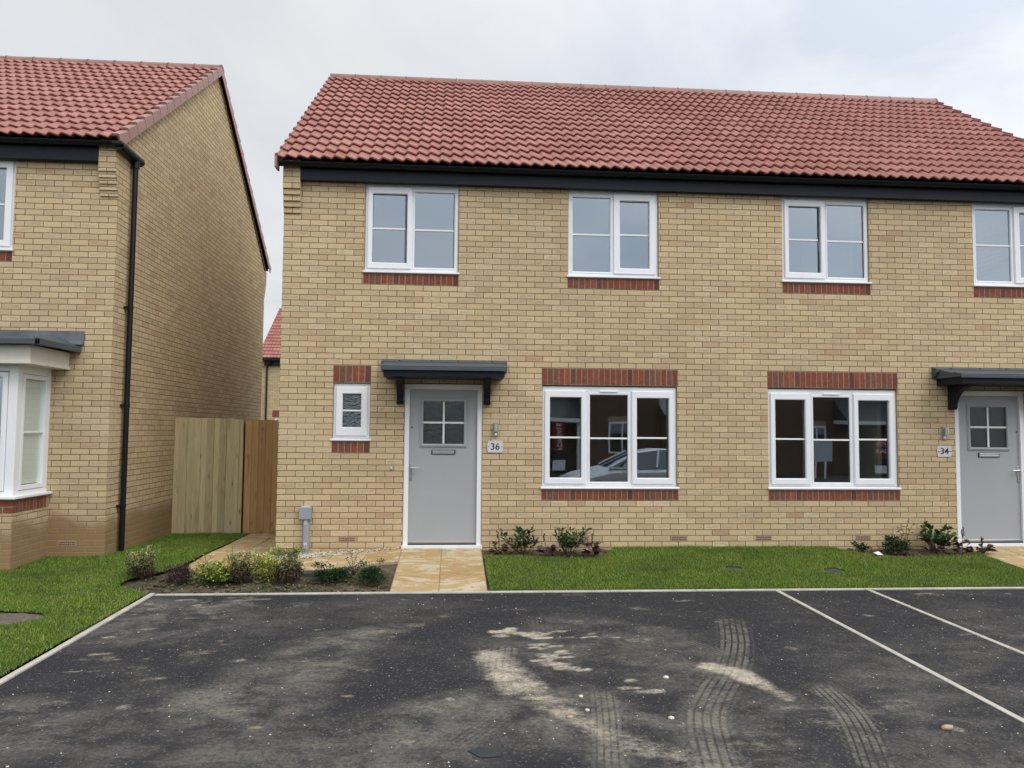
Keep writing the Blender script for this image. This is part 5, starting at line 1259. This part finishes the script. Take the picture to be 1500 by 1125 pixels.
for sgn in (-1,1):
    for (xa,za,xb,zb_) in ((1.15,.95,1.9,1.35),(2.35,.95,2.45,1.41),(3.3,.95,3.3,1.38),(4.05,.98,3.75,1.24)):
        q = MB(); q.tube([(CX+xa,cy0+sgn*.855,cz+za),(CX+xb,cy0+sgn*.635,cz+zb_)], .03, 6); q.build('pillar', M['silver'], car)
    q = MB(); q.tube([(CX+1.55,cy0+sgn*.86,cz+.98),(CX+1.55,cy0+sgn*1.02,cz+1.0)], [.05,.09], 8); q.build('wing_mirror', M['silver'], car, smooth=True)
    q = MB(); q.box(CX+.05,CX+.32,cy0+sgn*.70-.1,cy0+sgn*.70+.1,cz+.55,cz+.66); q.build('headlight', M['plate'], car, bevel=.03)
    for xw in (.82,3.4):
        q = MB(); q.tube([(CX+xw,cy0+sgn*.72,cz+.31),(CX+xw,cy0+sgn*.915,cz+.31)], .315, 28); w = q.build('wheel', M['tyre'], car, smooth=True)
        q = MB(); q.tube([(CX+xw,cy0+sgn*.90,cz+.31),(CX+xw,cy0+sgn*.925,cz+.31)], [.22,.20], 20); q.build('rim', M['chrome'], w, smooth=True)

# ================================================================== LIGHT, SKY, CAMERA
SUN_EL, SUN_AZ = R(50), R(138)        # azimuth clockwise from +y
w = bpy.data.worlds.new('World'); scene.world = w; w.use_nodes = True; nt = w.node_tree; N = nt.nodes; Lk = nt.links
bg = N['Background']; sky = N.new('ShaderNodeTexSky'); sky.sky_type = 'NISHITA'; sky.sun_disc = False; sky.sun_elevation = SUN_EL; sky.sun_rotation = SUN_AZ; sky.air_density = 1.0; sky.dust_density = 2.0
tc = N.new('ShaderNodeTexCoord')
def wm(op, a, b=0.0, c=0.0, clamp=False):
    x = N.new('ShaderNodeMath'); x.operation = op; x.use_clamp = clamp
    for i,vv in enumerate((a,b,c)):
        if isinstance(vv, bpy.types.NodeSocket): Lk.new(vv, x.inputs[i])
        else: x.inputs[i].default_value = vv
    return x.outputs[0]
sep = N.new('ShaderNodeSeparateXYZ'); Lk.new(tc.outputs['Generated'], sep.inputs[0])
zz = wm('ADD', wm('MAXIMUM', sep.outputs[2], 0.0), .25)
cb_ = N.new('ShaderNodeCombineXYZ'); Lk.new(wm('DIVIDE', sep.outputs[0], zz), cb_.inputs[0]); Lk.new(wm('DIVIDE', sep.outputs[1], zz), cb_.inputs[1])
n1 = N.new('ShaderNodeTexNoise'); n1.inputs['Scale'].default_value = 1.5; n1.inputs['Detail'].default_value = 6; n1.inputs['Roughness'].default_value = .55; n1.inputs['Distortion'].default_value = .4; Lk.new(cb_.outputs[0], n1.inputs['Vector'])
rp = N.new('ShaderNodeValToRGB'); Lk.new(n1.outputs[0], rp.inputs[0]); e = rp.color_ramp.elements
e[0].position = .36; e[0].color = (.57,.62,.70,1); e[1].position = .60; e[1].color = (.80,.815,.83,1)
# whiter towards the left (-x), bluer to the right
lr = wm('MULTIPLY_ADD', sep.outputs[0], -.9, .35, True)
mxa = N.new('ShaderNodeMix'); mxa.data_type = 'RGBA'; Lk.new(lr, mxa.inputs[0]); Lk.new(rp.outputs[0], mxa.inputs[6]); mxa.inputs[7].default_value = (.80,.815,.825,1)
# brighter cloud around the hidden sun behind the viewer
sd = Vector((math.sin(SUN_AZ)*math.cos(SUN_EL), math.cos(SUN_AZ)*math.cos(SUN_EL), math.sin(SUN_EL)))
dp_ = N.new('ShaderNodeVectorMath'); dp_.operation = 'DOT_PRODUCT'; Lk.new(tc.outputs['Generated'], dp_.inputs[0]); dp_.inputs[1].default_value = sd
back = wm('MULTIPLY_ADD', wm('MAXIMUM', wm('ADD', dp_.outputs['Value'], .15), 0.0), SKYB if 'SKYB' in globals() else .95, 1.0)
vm = N.new('ShaderNodeVectorMath'); vm.operation = 'SCALE'; Lk.new(mxa.outputs[2], vm.inputs[0]); Lk.new(wm('MULTIPLY', back, 9.9), vm.inputs['Scale'])
mx = N.new('ShaderNodeMix'); mx.data_type = 'RGBA'; mx.inputs[0].default_value = .93; Lk.new(sky.outputs[0], mx.inputs[6]); Lk.new(vm.outputs[0], mx.inputs[7])
Lk.new(mx.outputs[2], bg.inputs['Color']); bg.inputs['Strength'].default_value = .10
sl = bpy.data.lights.new('sun', 'SUN'); sl.energy = 1.5; sl.angle = R(34); sl.color = (1,.965,.91)
so = bpy.data.objects.new('sun', sl); col.objects.link(so); so.rotation_euler = (-sd).to_track_quat('-Z','Y').to_euler(); so.location = (0,-20,20)

cam = bpy.data.cameras.new('camera'); co = bpy.data.objects.new('camera', cam); col.objects.link(co); scene.camera = co
yaw, pit, rol = R(4.294), R(3.446), R(.449)
d = Vector((math.sin(yaw)*math.cos(pit), math.cos(yaw)*math.cos(pit), math.sin(pit))); r = Vector((math.cos(yaw), -math.sin(yaw), 0)); u = r.cross(d)
r2 = r*math.cos(rol)+u*math.sin(rol); u2 = -r*math.sin(rol)+u*math.cos(rol)
m = Matrix((r2, u2, -d)).transposed().to_4x4(); m.translation = Vector((.636,-9.963,1.475)); co.matrix_world = m
cam.sensor_width = 36; cam.lens = 1127/1500*36; cam.clip_start = .05; cam.clip_end = 1500
scene.view_settings.view_transform = 'Standard'; scene.view_settings.look = 'None'; scene.view_settings.exposure = 0.08; scene.view_settings.gamma = 1
scene.render.engine = 'CYCLES'; scene.cycles.use_denoising = True; scene.cycles.max_bounces = 8; scene.cycles.transparent_max_bounces = 12
